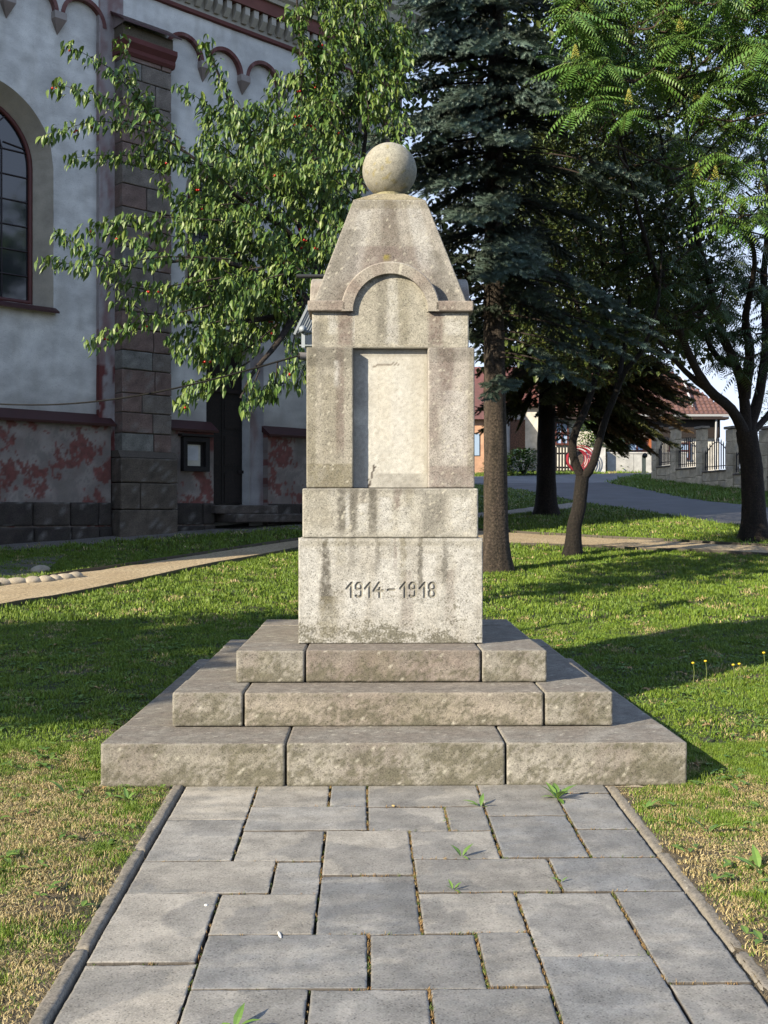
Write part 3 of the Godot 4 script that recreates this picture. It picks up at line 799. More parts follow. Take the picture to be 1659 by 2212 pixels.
func paver_color(p: Vector3, nn: Vector3, base: Color, m: Vector3) -> Color:
	var w := p + m
	# cloudy mineral bands that run across each slab
	var b := n1.get_noise_3d(w.x * 26.0 + m.z * 40.0, m.x * 90.0, w.z * 95.0)
	var a := n2.get_noise_3d(w.x * 50.0, 3.0 + m.x * 50.0, w.z * 120.0) + 0.5 * n1.get_noise_3d(w.x * 200.0, 8.0, w.z * 420.0)
	var f := n2.get_noise_3dv(w * 420.0)
	var c := base.lerp(Color(0.39, 0.37, 0.335), clampf(a * 0.7 + 0.12, 0, 0.6))
	c = c.lerp(Color(0.19, 0.187, 0.18), clampf(b * 1.1 + 0.3 * a, 0, 0.5))
	# rain stains with a hard drying edge, on some slabs
	var st := n1.get_noise_3d(w.x * 34.0, m.z * 70.0, w.z * 34.0)
	if st > 0.1: c = c.lerp(Color(0.17, 0.172, 0.175), 0.45)
	c = Color(c.r, c.g, c.b * 0.985) * (1.0 + 0.12 * f)
	if nn.y < 0.5: c = Color(0.1, 0.09, 0.075)
	return c

# ---------------------------------------------------------------- the church; x runs along the wall, z out of it
const RED := Color(0.115, 0.030, 0.026)
const DARK_RED := Color(0.062, 0.018, 0.018)
const WALLWHITE := Color(0.80, 0.80, 0.77)
const CREAM := Color(0.56, 0.52, 0.43)

func wall_color(p: Vector3) -> Color:
	var a := n1.get_noise_3dv(p * 14.0)
	var b := n2.get_noise_3d(p.x * 60.0, p.y * 18.0, 3.0)
	var c := WALLWHITE.lerp(Color(0.62, 0.62, 0.60), clampf(0.3 + a, 0, 0.8))
	c = c.lerp(Color(0.56, 0.55, 0.51), clampf(b, 0, 0.5))
	# grey splash stains just above the lower ledge
	if p.y < 4.1: c = c.lerp(Color(0.27, 0.25, 0.23), clampf(smoothstep(4.1, 3.4, p.y + 0.5 * a + 0.25 * b) * 0.6, 0, 0.6))
	return c

func peeling_color(p: Vector3) -> Color:
	# white render with the old red paint showing in flakes, strongest under the ledge
	var g := 0.85 * n1.get_noise_3d(p.x * 24.0, p.y * 22.0, 5.0) + 0.5 * n2.get_noise_3d(p.x * 90.0, p.y * 75.0, 1.0) + 0.35 * n2.get_noise_3d(p.x * 260.0, p.y * 200.0, 6.0)
	var c := Color(0.36, 0.32, 0.29).lerp(Color(0.25, 0.21, 0.19), clampf(0.5 + 1.4 * n2.get_noise_3d(p.x * 30.0, p.y * 30.0, 8.0), 0, 1))
	var m := smoothstep(0.04, 0.2, g - 0.02 + 0.35 * smoothstep(3.0, 3.4, p.y))
	c = c.lerp(Color(0.20, 0.055, 0.045) * (1.0 + 0.5 * n2.get_noise_3d(p.x * 160.0, p.y * 160.0, 2.0)), m * 0.85)
	if g < -0.32: c = c.lerp(Color(0.22, 0.20, 0.18), 0.6)
	return c

func lesene_color(p: Vector3) -> Color:
	var g := n1.get_noise_3d(p.x * 70.0, p.y * 12.0, p.z * 20.0) + 0.5 * n2.get_noise_3d(p.x * 200.0, p.y * 60.0, 4.0)
	var c := Color(0.42, 0.39, 0.39).lerp(Color(0.27, 0.15, 0.145), clampf(0.3 + 1.4 * g, 0, 0.8))
	if p.y < 4.5: c = c.lerp(Color(0.17, 0.05, 0.045), smoothstep(0.1, 0.3, g + 0.2))
	return c

# a sheet of wall with vertex colours: x0..x1, and lo(x), hi(x) as bounds
func sheet(mb: MB, x0: float, x1: float, lo: Callable, hi: Callable, z: float, cx: float, cy: float, col: Callable) -> void:
	var nx := int(ceil((x1 - x0) / cx))
	var span := 0.0
	for i in nx + 1:
		var x := lerpf(x0, x1, float(i) / nx)
		span = maxf(span, hi.call(x) - lo.call(x))
	var ny := int(ceil(span / cy))
	var first := mb.v.size()
	for i in nx + 1:
		var x := lerpf(x0, x1, float(i) / nx)
		var a: float = lo.call(x)
		var b: float = hi.call(x)
		for j in ny + 1:
			var p := Vector3(x, lerpf(a, b, float(j) / ny), z)
			p.z += 0.012 * n1.get_noise_2d(p.x * 30.0, p.y * 30.0)
			mb.vert(p, Vector3.BACK, col.call(p))
	for i in nx:
		for j in ny:
			var k := first + i * (ny + 1) + j
			mb.idx.append_array(PackedInt32Array([k, k + ny + 2, k + ny + 1, k, k + 1, k + ny + 2]))

func arched_window(church: Node, cx: float, yc: float, rg: float, ro: float, ybot: float, deep: float) -> void:
	# splayed reveal
	var mb := MB.new()
	var seg := 24
	var outer := []
	var inner := []
	outer.append(Vector3(cx + ro, ybot, 0)); inner.append(Vector3(cx + rg, ybot + 0.06, -deep))
	for i in seg + 1:
		var a := PI * i / seg
		outer.append(Vector3(cx + ro * cos(a), yc + ro * sin(a), 0)); inner.append(Vector3(cx + rg * cos(a), yc + rg * sin(a), -deep))
	outer.append(Vector3(cx - ro, ybot, 0)); inner.append(Vector3(cx - rg, ybot + 0.06, -deep))
	for i in outer.size() - 1:
		mb.quad(outer[i], outer[i + 1], inner[i + 1], inner[i], CREAM * 0.92)
	put("window_reveal", mb.mesh(), M.plaster, church)
	# pane, frame and glazing bars
	var poly := PackedVector2Array([Vector2(cx - rg, ybot + 0.05), Vector2(cx + rg, ybot + 0.05)])
	for i in seg + 1:
		poly.append(Vector2(cx + rg * cos(PI * i / seg), yc + rg * sin(PI * i / seg)))
	var f := MB.new()
	f.tube(path3([Vector2(cx - rg + 0.04, ybot + 0.1), Vector2(cx + rg - 0.04, ybot + 0.1)], -deep + 0.03), [0.05, 0.05], 6, RED)
	var fr := []
	fr.append(Vector2(cx + rg - 0.03, ybot + 0.05))
	for i in seg + 1: fr.append(Vector2(cx + (rg - 0.03) * cos(PI * i / seg), yc + (rg - 0.03) * sin(PI * i / seg)))
	fr.append(Vector2(cx - rg + 0.03, ybot + 0.05))
	var rr := []
	for i in fr.size(): rr.append(0.05)
	f.tube(path3(fr, -deep + 0.03), rr, 6, RED)
	var win := put("window", f.mesh(), M.paint, church)
	var pane := MB.new()
	pane.prism(poly, -deep - 0.02, -deep)
	put("pane", pane.mesh(), M.glass, win)
	var bars := []
	for k in [-1, 0, 1]:
		bars.append([Vector2(cx + k * rg * 0.5, ybot + 0.1), Vector2(cx + k * rg * 0.5, yc + (rg * 0.28 if k != 0 else rg * 0.5))])
	var y := yc + 0.3
	while y > ybot + 0.2:
		bars.append([Vector2(cx - rg + 0.02, y), Vector2(cx + rg - 0.02, y)])
		y -= 0.488
	for k in 5:
		var a := PI * (k + 0.5) / 5.0
		bars.append([Vector2(cx + rg * 0.55 * cos(a), yc + 0.3 + rg * 0.35 * sin(a)), Vector2(cx + rg * 0.98 * cos(a), yc + rg * 0.98 * sin(a))])
	for b in bars:
		var m := MB.new()
		m.tube(path3(b, -deep + 0.015), [0.014, 0.014], 5, Color(0.03, 0.022, 0.025))
		put("glazing_bar", m.mesh(), M.metal, win)
	var arc := []
	for i in 9:
		var a := PI * i / 8.0
		arc.append(Vector2(cx + rg * 0.5 * cos(a), yc + 0.3 + rg * 0.35 * sin(a)))
	var ra := MB.new()
	ra.tube(path3(arc, -deep + 0.015), [0.014, 0.014, 0.014, 0.014, 0.014, 0.014, 0.014, 0.014, 0.014], 5, Color(0.03, 0.022, 0.025))
	put("glazing_bar", ra.mesh(), M.metal, win)
	var s := MB.new()
	sweep(s, [Vector2(-deep, ybot + 0.07), Vector2(-deep, ybot - 0.02), Vector2(0.16, ybot - 0.13), Vector2(0.16, ybot - 0.09), Vector2(0.0, ybot + 0.0)], cx - ro - 0.05, cx + ro + 0.05, DARK_RED)
	put("window_sill", s.mesh(), M.paint, church)

func path3(a: Array, z: float) -> Array:
	var out := []
	for p in a: out.append(Vector3(p.x, p.y, z))
	return out

# profile in (z, y) swept along x
func sweep(mb: MB, prof: Array, x0: float, x1: float, col: Color) -> void:
	var pp := PackedVector2Array()
	for p in prof: pp.append(p)
	mb.prism(pp, -x1, -x0, Basis(Vector3(0, 0, 1), Vector3.UP, Vector3(-1, 0, 0)), Vector3.ZERO, col)

func make_church() -> void:
	var ch := thing("church", "white church with red trim, round-arched windows and a stone buttress", "church", Vector3(-3.537, 0, -25.0))
	ch.transform.basis = Basis(Vector3(0.714, 0, -0.700), Vector3.UP, Vector3(0.700, 0, 0.714))
	var X0 := -10.0
	var X1 := 5.5
	# recessed wall fields with openings for two windows and the door
	var wins := [[-5.73, 8.31, 1.22, 1.5, 5.55, 0.4], [-0.18, 8.4, 0.66, 0.95, 6.3, 0.3]]
	var w := MB.new()
	var dl := -0.56
	var dr := 0.62
	var lo := func(_x: float) -> float: return 0.0
	var cut := func(x: float, which: int) -> Vector2:
		for q in wins:
			if absf(x - q[0]) < q[3] - 0.0001:
				return Vector2(q[4], q[1] + sqrt(q[3] * q[3] - (x - q[0]) * (x - q[0])))
			elif absf(absf(x - q[0]) - q[3]) <= 0.0002: return Vector2(q[4], q[1])
		return Vector2(-1, which)
	var spans := [[X0, -7.23, 0], [-7.23, -4.23, 1], [-4.23, -1.13, 0], [-1.13, dl, 2], [dl, dr, 3], [dr, 0.77, 2], [0.77, X1, 0]]
	var top := func(_x: float) -> float: return 12.4
	for s in spans:
		if s[2] == 0:
			sheet(w, s[0], s[1], lo, top, 0.0, 0.12, 0.12, wall_color)
		else:
			var a := func(x: float) -> float: return cut.call(clampf(x, s[0] + 0.0001, s[1] - 0.0001), 0).x
			var b := func(x: float) -> float: return cut.call(clampf(x, s[0] + 0.0001, s[1] - 0.0001), 0).y
			var base := lo
			if s[2] == 3: base = func(_x: float) -> float: return 5.2
			sheet(w, s[0], s[1], base, a, 0.0, 0.06, 0.12, wall_color)
			sheet(w, s[0], s[1], b, top, 0.0, 0.06, 0.12, wall_color)
	put("wall", w.mesh(), M.plaster, ch)
	for q in wins: arched_window(ch, q[0], q[1], q[2], q[3], q[4], q[5])
	# body behind the wall and the roof
	var body := MB.new()
	body.box(Vector3((X0 + X1) * 0.5, 7.0, -6.6), Vector3(X1 - X0, 14.0, 12.0), CREAM)
	body.box(Vector3(X1 - 0.15, 7.0, -0.32), Vector3(0.3, 14.0, 0.6), CREAM)
	put("nave", body.mesh(), M.plaster, ch)
	var rf := MB.new()
	sweep(rf, [Vector2(0.95, 14.3), Vector2(0.95, 14.42), Vector2(-6.6, 20.5), Vector2(-14.0, 14.42), Vector2(-14.0, 14.3)], X0, X1 + 0.35, Color(0.10, 0.05, 0.05))
	put("roof", rf.mesh(), M.paint, ch)
	# tower at the far left end, unseen, sized to lay shade along the wall
	var tw := MB.new()
	tw.box(Vector3(-14.0, 12.0, 0.6), Vector3(7.0, 26.0, 7.4), CREAM)
	put("unseen_tower", tw.mesh(), M.plaster, ch)
	var ts := MB.new()
	for k in 4:
		var b := Basis(Vector3.UP, PI * 0.5 * k)
		var c := Vector3(-14.0, 25.0, 0.6)
		var e := Vector3(3.9, 0, 4.1)
		var pa := b * Vector3(-1, 0, 1)
		var pb := b * Vector3(1, 0, 1)
		ts.tri(c + pa * e, c + pb * e, c + Vector3(0, 8, 0), Color(0.10, 0.05, 0.05))
	put("unseen_spire", ts.mesh(), M.paint, ch)

	# pilaster strip and the arcaded frieze above
	var ls := MB.new()
	var lcol := func(p: Vector3) -> Color: return lesene_color(p)
	for q in [[-3.28, -2.72], [2.75, 3.2], [5.0, 5.5], [-8.9, -8.35]]:
		var m := MB.new()
		var l := func(_x: float) -> float: return 1.4
		var h := func(_x: float) -> float: return 12.35
		sheet(m, q[0], q[1], l, h, 0.11, 0.06, 0.07, lcol)
		for x in [q[0], q[1]]:
			for k in 60:
				var ya := lerpf(1.4, 12.35, k / 60.0)
				var yb := lerpf(1.4, 12.35, (k + 1) / 60.0)
				var col := lesene_color(Vector3(x, ya, 0.05))
				if x == q[0]: m.quad(Vector3(x, ya, -0.03), Vector3(x, ya, 0.11), Vector3(x, yb, 0.11), Vector3(x, yb, -0.03), col)
				else: m.quad(Vector3(x, ya, 0.11), Vector3(x, ya, -0.03), Vector3(x, yb, -0.03), Vector3(x, yb, 0.11), col)
		put("pilaster_strip", m.mesh(), M.plaster, ch)
	var centres := [-8.0, -6.9, -5.75, -4.68, -3.62, -1.2, -0.13, 0.97, 2.1, 3.75, 4.5]
	var rad := 0.43
	var spring := 11.38
	var edge := func(x: float) -> float:
		for c in centres:
			if absf(x - c) < rad: return spring + sqrt(rad * rad - (x - c) * (x - c))
		return spring - 0.1
	var fs := MB.new()
	var ftop := func(_x: float) -> float: return 12.36
	sheet(fs, X0, X1, edge, ftop, 0.10, 0.03, 0.12, wall_color)
	put("frieze", fs.mesh(), M.plaster, ch)
	for c in centres:
		var m := MB.new()
		var seg := 18
		for i in seg:
			var q := []
			for a in [PI * i / seg, PI * (i + 1) / seg]:
				for r_ in [rad - 0.005, rad + 0.075]: q.append(Vector2(c + r_ * cos(a), spring + r_ * sin(a)))
			var col := Color(0.15, 0.05, 0.045).lerp(Color(0.24, 0.13, 0.12), clampf(0.4 + n1.get_noise_2d(q[0].x * 60.0, q[0].y * 60.0), 0, 1))
			m.quad(Vector3(q[0].x, q[0].y, 0.125), Vector3(q[1].x, q[1].y, 0.125), Vector3(q[3].x, q[3].y, 0.125), Vector3(q[2].x, q[2].y, 0.125), col)
			m.quad(Vector3(q[2].x, q[2].y, 0.125), Vector3(q[2].x, q[2].y, -0.01), Vector3(q[0].x, q[0].y, -0.01), Vector3(q[0].x, q[0].y, 0.125), col)
			m.quad(Vector3(q[1].x, q[1].y, 0.125), Vector3(q[1].x, q[1].y, 0.09), Vector3(q[3].x, q[3].y, 0.09), Vector3(q[3].x, q[3].y, 0.125), col)
		put("arch_band", m.mesh(), M.plaster, ch)
	for k in centres.size() - 1:
		if centres[k + 1] - centres[k] > 1.3: continue
		var x: float = (centres[k] + centres[k + 1]) * 0.5
		var m := MB.new()
		m.box(Vector3(x, 11.33, 0.075), Vector3(0.26, 0.14, 0.17), Color(0.40, 0.36, 0.34))
		var tip := Vector3(x, 10.98, 0.0)
		var q4 := [Vector3(x - 0.13, 11.26, 0.16), Vector3(x + 0.13, 11.26, 0.16), Vector3(x + 0.13, 11.26, -0.01), Vector3(x - 0.13, 11.26, -0.01)]
		for i in 4: m.tri(q4[(i + 1) % 4], q4[i], tip, Color(0.30, 0.25, 0.23))
		put("corbel", m.mesh(), M.plaster, ch)
	var sc := MB.new()
	sweep(sc, [Vector2(0.09, 12.34), Vector2(0.17, 12.36), Vector2(0.17, 12.44), Vector2(0.09, 12.46)], X0, X1 + 0.1, Color(0.16, 0.055, 0.05))
	put("string_course", sc.mesh(), M.plaster, ch)
	var fb := MB.new()
	sweep(fb, [Vector2(-0.6, 12.46), Vector2(0.12, 12.46), Vector2(0.12, 12.88), Vector2(-0.6, 12.88)], X0, X1 + 0.05, Color(0.50, 0.47, 0.40))
	put("frieze", fb.mesh(), M.plaster, ch)
	var dm := MB.new()
	dm.prism(PackedVector2Array([Vector2(0.11, 12.54), Vector2(0.17, 12.54), Vector2(0.30, 12.70), Vector2(0.30, 12.87), Vector2(0.11, 12.87)]), -0.065, 0.065, Basis(Vector3(0, 0, 1), Vector3.UP, Vector3(-1, 0, 0)), Vector3.ZERO, Color(0.55, 0.52, 0.45))
	var dmesh := dm.mesh()
	for k in 60:
		put("dentil", dmesh, M.plaster, ch, Transform3D(Basis.IDENTITY, Vector3(X1 - 0.1 - k * 0.252, 0, 0)))
	var co := MB.new()
	sweep(co, [Vector2(-0.5, 12.88), Vector2(0.34, 12.88), Vector2(0.34, 13.16), Vector2(-0.5, 13.16)], X0, X1 + 0.1, Color(0.21, 0.085, 0.07))
	put("red_band", co.mesh(), M.plaster, ch)
	var cc := MB.new()
	sweep(cc, [Vector2(-0.5, 13.16), Vector2(0.40, 13.16), Vector2(0.42, 13.24), Vector2(0.50, 13.3), Vector2(0.55, 13.55), Vector2(0.72, 13.8), Vector2(0.74, 13.95), Vector2(0.9, 14.05), Vector2(0.9, 14.3), Vector2(-0.5, 14.3)], X0, X1 + 0.2, CREAM)
	put("cornice", cc.mesh(), M.plaster, ch)

	# buttress: courses of cut sandstone, base, moulded cap
	var bt := MB.new()
	bt.box(Vector3(-2.33, 5.9, 0.17), Vector3(1.17, 10.4, 0.40), Color(0.13, 0.115, 0.10))
	var but := put("buttress", bt.mesh(), M.stone_far, ch)
	but.set_meta("label", "sandstone buttress of pinkish and grey cut blocks")
	var r := RandomNumberGenerator.new()
	r.seed = 31
	var y := 2.74
	var row := 0
	while y < 10.85:
		var hgt := minf(r.randf_range(0.34, 0.52), 10.9 - y)
		var split := r.randf_range(0.35, 0.65) if row % 2 == 0 else r.randf_range(0.5, 0.8)
		var xs := [-2.93, lerpf(-2.93, -1.73, split), -1.73]
		for k in 2:
			var tone := r.randf()
			var c := Color(0.225, 0.20, 0.17).lerp(Color(0.235, 0.165, 0.14), 1.0 if tone > 0.6 else tone * 0.4)
			if tone < 0.15: c = Color(0.25, 0.245, 0.22)
			var sz := Vector3(xs[k + 1] - xs[k] - 0.02, hgt - 0.02, 0.46)
			put("stone", stone(sz, 0.012, 0.12, 300 + row * 2 + k, far_stone_color.bind(c, row * 2 + k), 0.8), M.stone_far, but, Transform3D(Basis.IDENTITY, Vector3((xs[k] + xs[k + 1]) * 0.5, y + hgt * 0.5, 0.18 + r.randf_range(-0.008, 0.008))))
		y += hgt
		row += 1
	for q in [[-3.02, -1.64, 2.1, 2.62, 0.20], [-3.02, -2.55, 1.55, 2.1, 0.2], [-2.55, -1.64, 1.55, 2.1, 0.2], [-3.04, -1.64, 0.8, 1.55, 0.2]]:
		var c := Color(0.14, 0.115, 0.09) if r.randf() > 0.4 else Color(0.17, 0.16, 0.145)
		put("stone", stone(Vector3(q[1] - q[0] - 0.015, q[3] - q[2] - 0.015, 0.62), 0.02, 0.1, 390 + int(q[2] * 10), far_stone_color.bind(c, 5), 0.9), M.stone_far, but, Transform3D(Basis.IDENTITY, Vector3((q[0] + q[1]) * 0.5, (q[2] + q[3]) * 0.5, q[4])))
	var wt := MB.new()
	sweep(wt, [Vector2(-0.05, 2.62), Vector2(0.50, 2.62), Vector2(0.40, 2.76), Vector2(-0.05, 2.76)], -3.02, -1.64, Color(0.12, 0.10, 0.08))
	put("weathering", wt.mesh(), M.stone_far, but)
	var cp := MB.new()
	sweep(cp, [Vector2(0.0, 10.86), Vector2(0.43, 10.86), Vector2(0.47, 10.92), Vector2(0.47, 11.0), Vector2(0.55, 11.1), Vector2(0.55, 11.2), Vector2(0.0, 11.2)], -2.98, -1.68, Color(0.15, 0.05, 0.045))
	put("moulding", cp.mesh(), M.plaster, but)
	var cb := MB.new()
	cb.box(Vector3(-2.33, 11.33, 0.22), Vector3(1.2, 0.27, 0.46), Color(0.16, 0.135, 0.10))
	put("cap_block", cb.mesh(), M.stone_far, but)
	var cr := MB.new()
	sweep(cr, [Vector2(0.0, 11.80), Vector2(0.62, 11.44), Vector2(0.62, 11.48), Vector2(0.0, 11.86)], -3.02, -1.62, DARK_RED)
	cr.prism(PackedVector2Array([Vector2(0.0, 11.44), Vector2(0.58, 11.46), Vector2(0.0, 11.8)]), 2.95, 2.96, Basis(Vector3(0, 0, 1), Vector3.UP, Vector3(-1, 0, 0)), Vector3.ZERO, Color(0.3, 0.25, 0.25))
	put("cap_roof", cr.mesh(), M.paint, but)

	# lower wall: ledge, peeling render, rough stone plinth
	for q in [[X0, -3.06], [-1.62, -0.50], [1.02, X1]]:
		var m := MB.new()
		var l := func(_x: float) -> float: return 0.5
		var h := func(_x: float) -> float: return 3.36
		sheet(m, q[0], q[1], l, h, 0.19, 0.035, 0.035, peeling_color)
		for x in q:
			for k in 40:
				var ya := lerpf(0.5, 3.36, k / 40.0)
				var yb := lerpf(0.5, 3.36, (k + 1) / 40.0)
				var col := peeling_color(Vector3(x, ya, 0.1))
				if x == q[0]: m.quad(Vector3(x, ya, -0.03), Vector3(x, ya, 0.19), Vector3(x, yb, 0.19), Vector3(x, yb, -0.03), col)
				else: m.quad(Vector3(x, ya, 0.19), Vector3(x, ya, -0.03), Vector3(x, yb, -0.03), Vector3(x, yb, 0.19), col)
		put("lower_wall", m.mesh(), M.plaster, ch).set_meta("label", "dirty white render with red paint flaking off below the ledge")
		var lg := MB.new()
		sweep(lg, [Vector2(-0.02, 3.46), Vector2(-0.02, 3.36), Vector2(0.30, 3.24), Vector2(0.31, 3.29), Vector2(0.0, 3.50)], q[0] - 0.04, q[1] + 0.06, DARK_RED)
		put("ledge", lg.mesh(), M.paint, ch)
		var xx: float = q[0]
		while xx < q[1] - 0.05:
			var ln := minf(r.randf_range(0.5, 0.95), q[1] - xx)
			if q[1] - xx - ln < 0.25: ln = q[1] - xx
			for k in 2:
				var y0 := 1.22 if k == 0 else 0.55
				var y1 := 1.70 if k == 0 else 1.21
				var off := 0.0 if k == 0 else 0.04
				var c := Color(0.05, 0.042, 0.036).lerp(Color(0.095, 0.078, 0.065), r.randf())
				put("plinth_stone", stone(Vector3(ln - 0.02, y1 - y0 - 0.015, 0.3), 0.025, 0.12, 420 + int(xx * 10) + k, far_stone_color.bind(c, int(xx * 7.0) + k), 1.0), M.stone_far, ch, Transform3D(Basis.IDENTITY, Vector3(xx + ln * 0.5, (y0 + y1) * 0.5, 0.10 + off + r.randf_range(-0.015, 0.015))))
			xx += ln
	# door in its recess, with two steps
	var rv := MB.new()
	rv.quad(Vector3(dl, 1.4, 0.0), Vector3(dl, 1.4, -0.34), Vector3(dl, 5.2, -0.34), Vector3(dl, 5.2, 0.0), WALLWHITE * 0.8)
	rv.quad(Vector3(dr, 1.4, -0.34), Vector3(dr + 0.02, 1.4, 0.0), Vector3(dr + 0.02, 5.2, 0.0), Vector3(dr, 5.2, -0.34), WALLWHITE * 0.8)
	rv.quad(Vector3(dl, 5.2, 0.0), Vector3(dl, 5.2, -0.34), Vector3(dr, 5.2, -0.34), Vector3(dr, 5.2, 0.0), WALLWHITE * 0.7)
	put("door_reveal", rv.mesh(), M.plaster, ch)
	var door := Node3D.new()
	door.name = "door"
	ch.add_child(door)
	var wood := Color(0.022, 0.012, 0.009)
	for k in 2:
		var x0 := dl if k == 0 else 0.03
		var x1 := 0.025 if k == 0 else dr
		var m := MB.new()
		m.box(Vector3((x0 + x1) * 0.5, 2.95, -0.28), Vector3(x1 - x0 - 0.01, 2.55, 0.06), wood)
		put("door_leaf", m.mesh(), M.wood, door)
		for j in 3:
			var p := MB.new()
			p.box(Vector3((x0 + x1) * 0.5, 2.05 + j * 0.84, -0.245), Vector3(x1 - x0 - 0.16, 0.66, 0.02), wood * 1.4)
			put("door_panel", p.mesh(), M.wood, door)
	var tr := MB.new()
	tr.box(Vector3((dl + dr) * 0.5, 4.72, -0.29), Vector3(dr - dl, 0.96, 0.05), wood)
	tr.box(Vector3((dl + dr) * 0.5, 4.25, -0.25), Vector3(dr - dl, 0.09, 0.09), wood * 1.5)
	put("transom", tr.mesh(), M.wood, door)
	var hd := MB.new()
	hd.box(Vector3(dr - 0.05, 2.42, -0.22), Vector3(0.18, 0.07, 0.03), Color(0.012, 0.01, 0.01))
	put("hinge", hd.mesh(), M.metal, door)
	var lt := MB.new()
	sweep(lt, [Vector2(0.0, 5.42), Vector2(0.26, 5.36), Vector2(0.26, 5.42), Vector2(0.0, 5.60)], dl - 0.16, dr + 0.18, DARK_RED)
	put("door_hood", lt.mesh(), M.paint, ch)
	for q in [[-0.62, 1.15, 1.46, 1.655, 0.62], [-0.35, 2.1, 1.27, 1.46, 1.0], [-0.56, 0.62, 1.3, 1.655, 0.2]]:
		put("door_step", stone(Vector3(q[1] - q[0], q[3] - q[2], q[4]), 0.02, 0.1, 460 + int(q[2] * 10), far_stone_color.bind(Color(0.12, 0.10, 0.085), 3), 0.8), M.stone_far, ch, Transform3D(Basis.IDENTITY, Vector3((q[0] + q[1]) * 0.5, (q[2] + q[3]) * 0.5, q[4] * 0.5 - 0.2)))
	# pale grey-blue pilaster beside the door
	var pj := MB.new()
	var jl := func(_x: float) -> float: return 1.3
	var jh := func(_x: float) -> float: return 5.3
	sheet(pj, dr + 0.03, 1.03, jl, jh, 0.02, 0.04, 0.05, func(p: Vector3) -> Color: return Color(0.36, 0.35, 0.36).lerp(Color(0.24, 0.16, 0.15), clampf(1.6 * n1.get_noise_3d(p.x * 50.0, p.y * 18.0, 2.0), 0, 0.8)))
	put("door_jamb", pj.mesh(), M.plaster, ch)
	put("notice_case_fixing", MB_box(Vector3(-1.02, 3.16, 0.28), Vector3(0.84, 0.05, 0.16), wood), M.wood, ch)

	# glazed notice case beside the door
	var nb := thing("notice_board", "dark wooden notice case with a pale sheet beside the church door", "notice board", ch.transform * Vector3(-1.03, 2.75, 0.20))
	nb.transform.basis = ch.transform.basis
	var fm := MB.new()
	for q in [[-0.29, 0, 0.1, 0.74], [0.29, 0, 0.1, 0.74], [0, 0.32, 0.48, 0.1], [0, -0.32, 0.48, 0.1]]:
		fm.box(Vector3(q[0], q[1], 0.06), Vector3(q[2], q[3], 0.12), Color(0.018, 0.012, 0.012))
	fm.box(Vector3(0, 0, 0.015), Vector3(0.6, 0.66, 0.02), Color(0.02, 0.015, 0.015))
	put("frame", fm.mesh(), M.wood, nb)
	put("notice_sheet", MB_box(Vector3(-0.03, -0.02, 0.028), Vector3(0.36, 0.46, 0.004), Color(0.62, 0.60, 0.50)), M.paint, nb)
	put("notice_sheet", MB_box(Vector3(-0.05, 0.03, 0.033), Vector3(0.29, 0.32, 0.004), Color(0.60, 0.62, 0.64)), M.paint, nb)

func MB_box(m: Vector3, s: Vector3, c: Color) -> ArrayMesh:
	var mb := MB.new()
	mb.box(m, s, c)
	return mb.mesh()

func far_stone_color(p: Vector3, _nn: Vector3, c: Color, k: int) -> Color:
	var a := n1.get_noise_3dv(p * 60.0 + Vector3(k * 9.0, k, 0))
	var b := n2.get_noise_3dv(p * 160.0 + Vector3(k * 5.0, 0, k))
	return (c * (1.0 + 0.5 * a + 0.3 * b)).lerp(Color(0.3, 0.29, 0.27), 0.5 if b > 0.42 else 0.0)

# ---------------------------------------------------------------- trees
func leaf_mesh(l: float, w: float, fold: float, droop: float) -> ArrayMesh:
	# stalk end at the origin, tip towards -y, upper face towards +z
	var mb := MB.new()
	var prof := [[0.0, 0.0], [0.18, 0.62], [0.42, 1.0], [0.7, 0.72], [1.0, 0.0]]
	var rows := []
	for q in prof:
		var t: float = q[0]
		var wv: float = q[1] * w * 0.5
		var z := -droop * t * t * l
		rows.append([Vector3(-wv, -t * l, z + fold * wv), Vector3(0, -t * l, z), Vector3(wv, -t * l, z + fold * wv)])
	for k in rows.size() - 1:
		for s in 2:
			var a: Vector3 = rows[k][s]
			var b: Vector3 = rows[k][s + 1]
			var c: Vector3 = rows[k + 1][s + 1]
			var d: Vector3 = rows[k + 1][s]
			if a.distance_to(b) > 1e-5: mb.tri(d, b, a)
			if c.distance_to(d) > 1e-5: mb.tri(d, c, b)
	return mb.mesh()

func fan_leaf(up: Vector3, out_: Vector3) -> Basis:
	# leaf whose tip points along out_ and whose upper face looks towards up
	var y := -out_.normalized()
	var z := (up - y * up.dot(y)).normalized()
	if z.length_squared() < 0.5: z = y.cross(Vector3.RIGHT).normalized()
	return Basis(y.cross(z), y, z)

func bend(a: Array, n_: int) -> Array:
	# smooth curve through points
	var cv := Curve3D.new()
	for i in a.size():
		var t: Vector3 = (a[min(i + 1, a.size() - 1)] - a[max(i - 1, 0)]) / 6.0
		cv.add_point(a[i], -t, t)
	var out := []
	for i in n_ + 1:
		out.append(cv.sample_baked(cv.get_baked_length() * i / n_, true))
	return out

func limb(parent: Node, called: String, pts: Array, r0: float, r1: float, mat: Material, col: Color, seed_: int, sides := 9) -> void:
	var n_ := maxi(6, pts.size() * 3)
	var q := bend(pts, n_)
	var rad := []
	for i in n_ + 1: rad.append(lerpf(r0, r1, pow(float(i) / n_, 0.8)))
	var mb := MB.new()
	mb.tube(q, rad, sides, col, 0.09, seed_)
	for i in mb.v.size():
		mb.c[i] = col * (1.0 + 0.5 * n1.get_noise_3dv(mb.v[i] * 70.0))
	put(called, mb.mesh(), mat, parent)

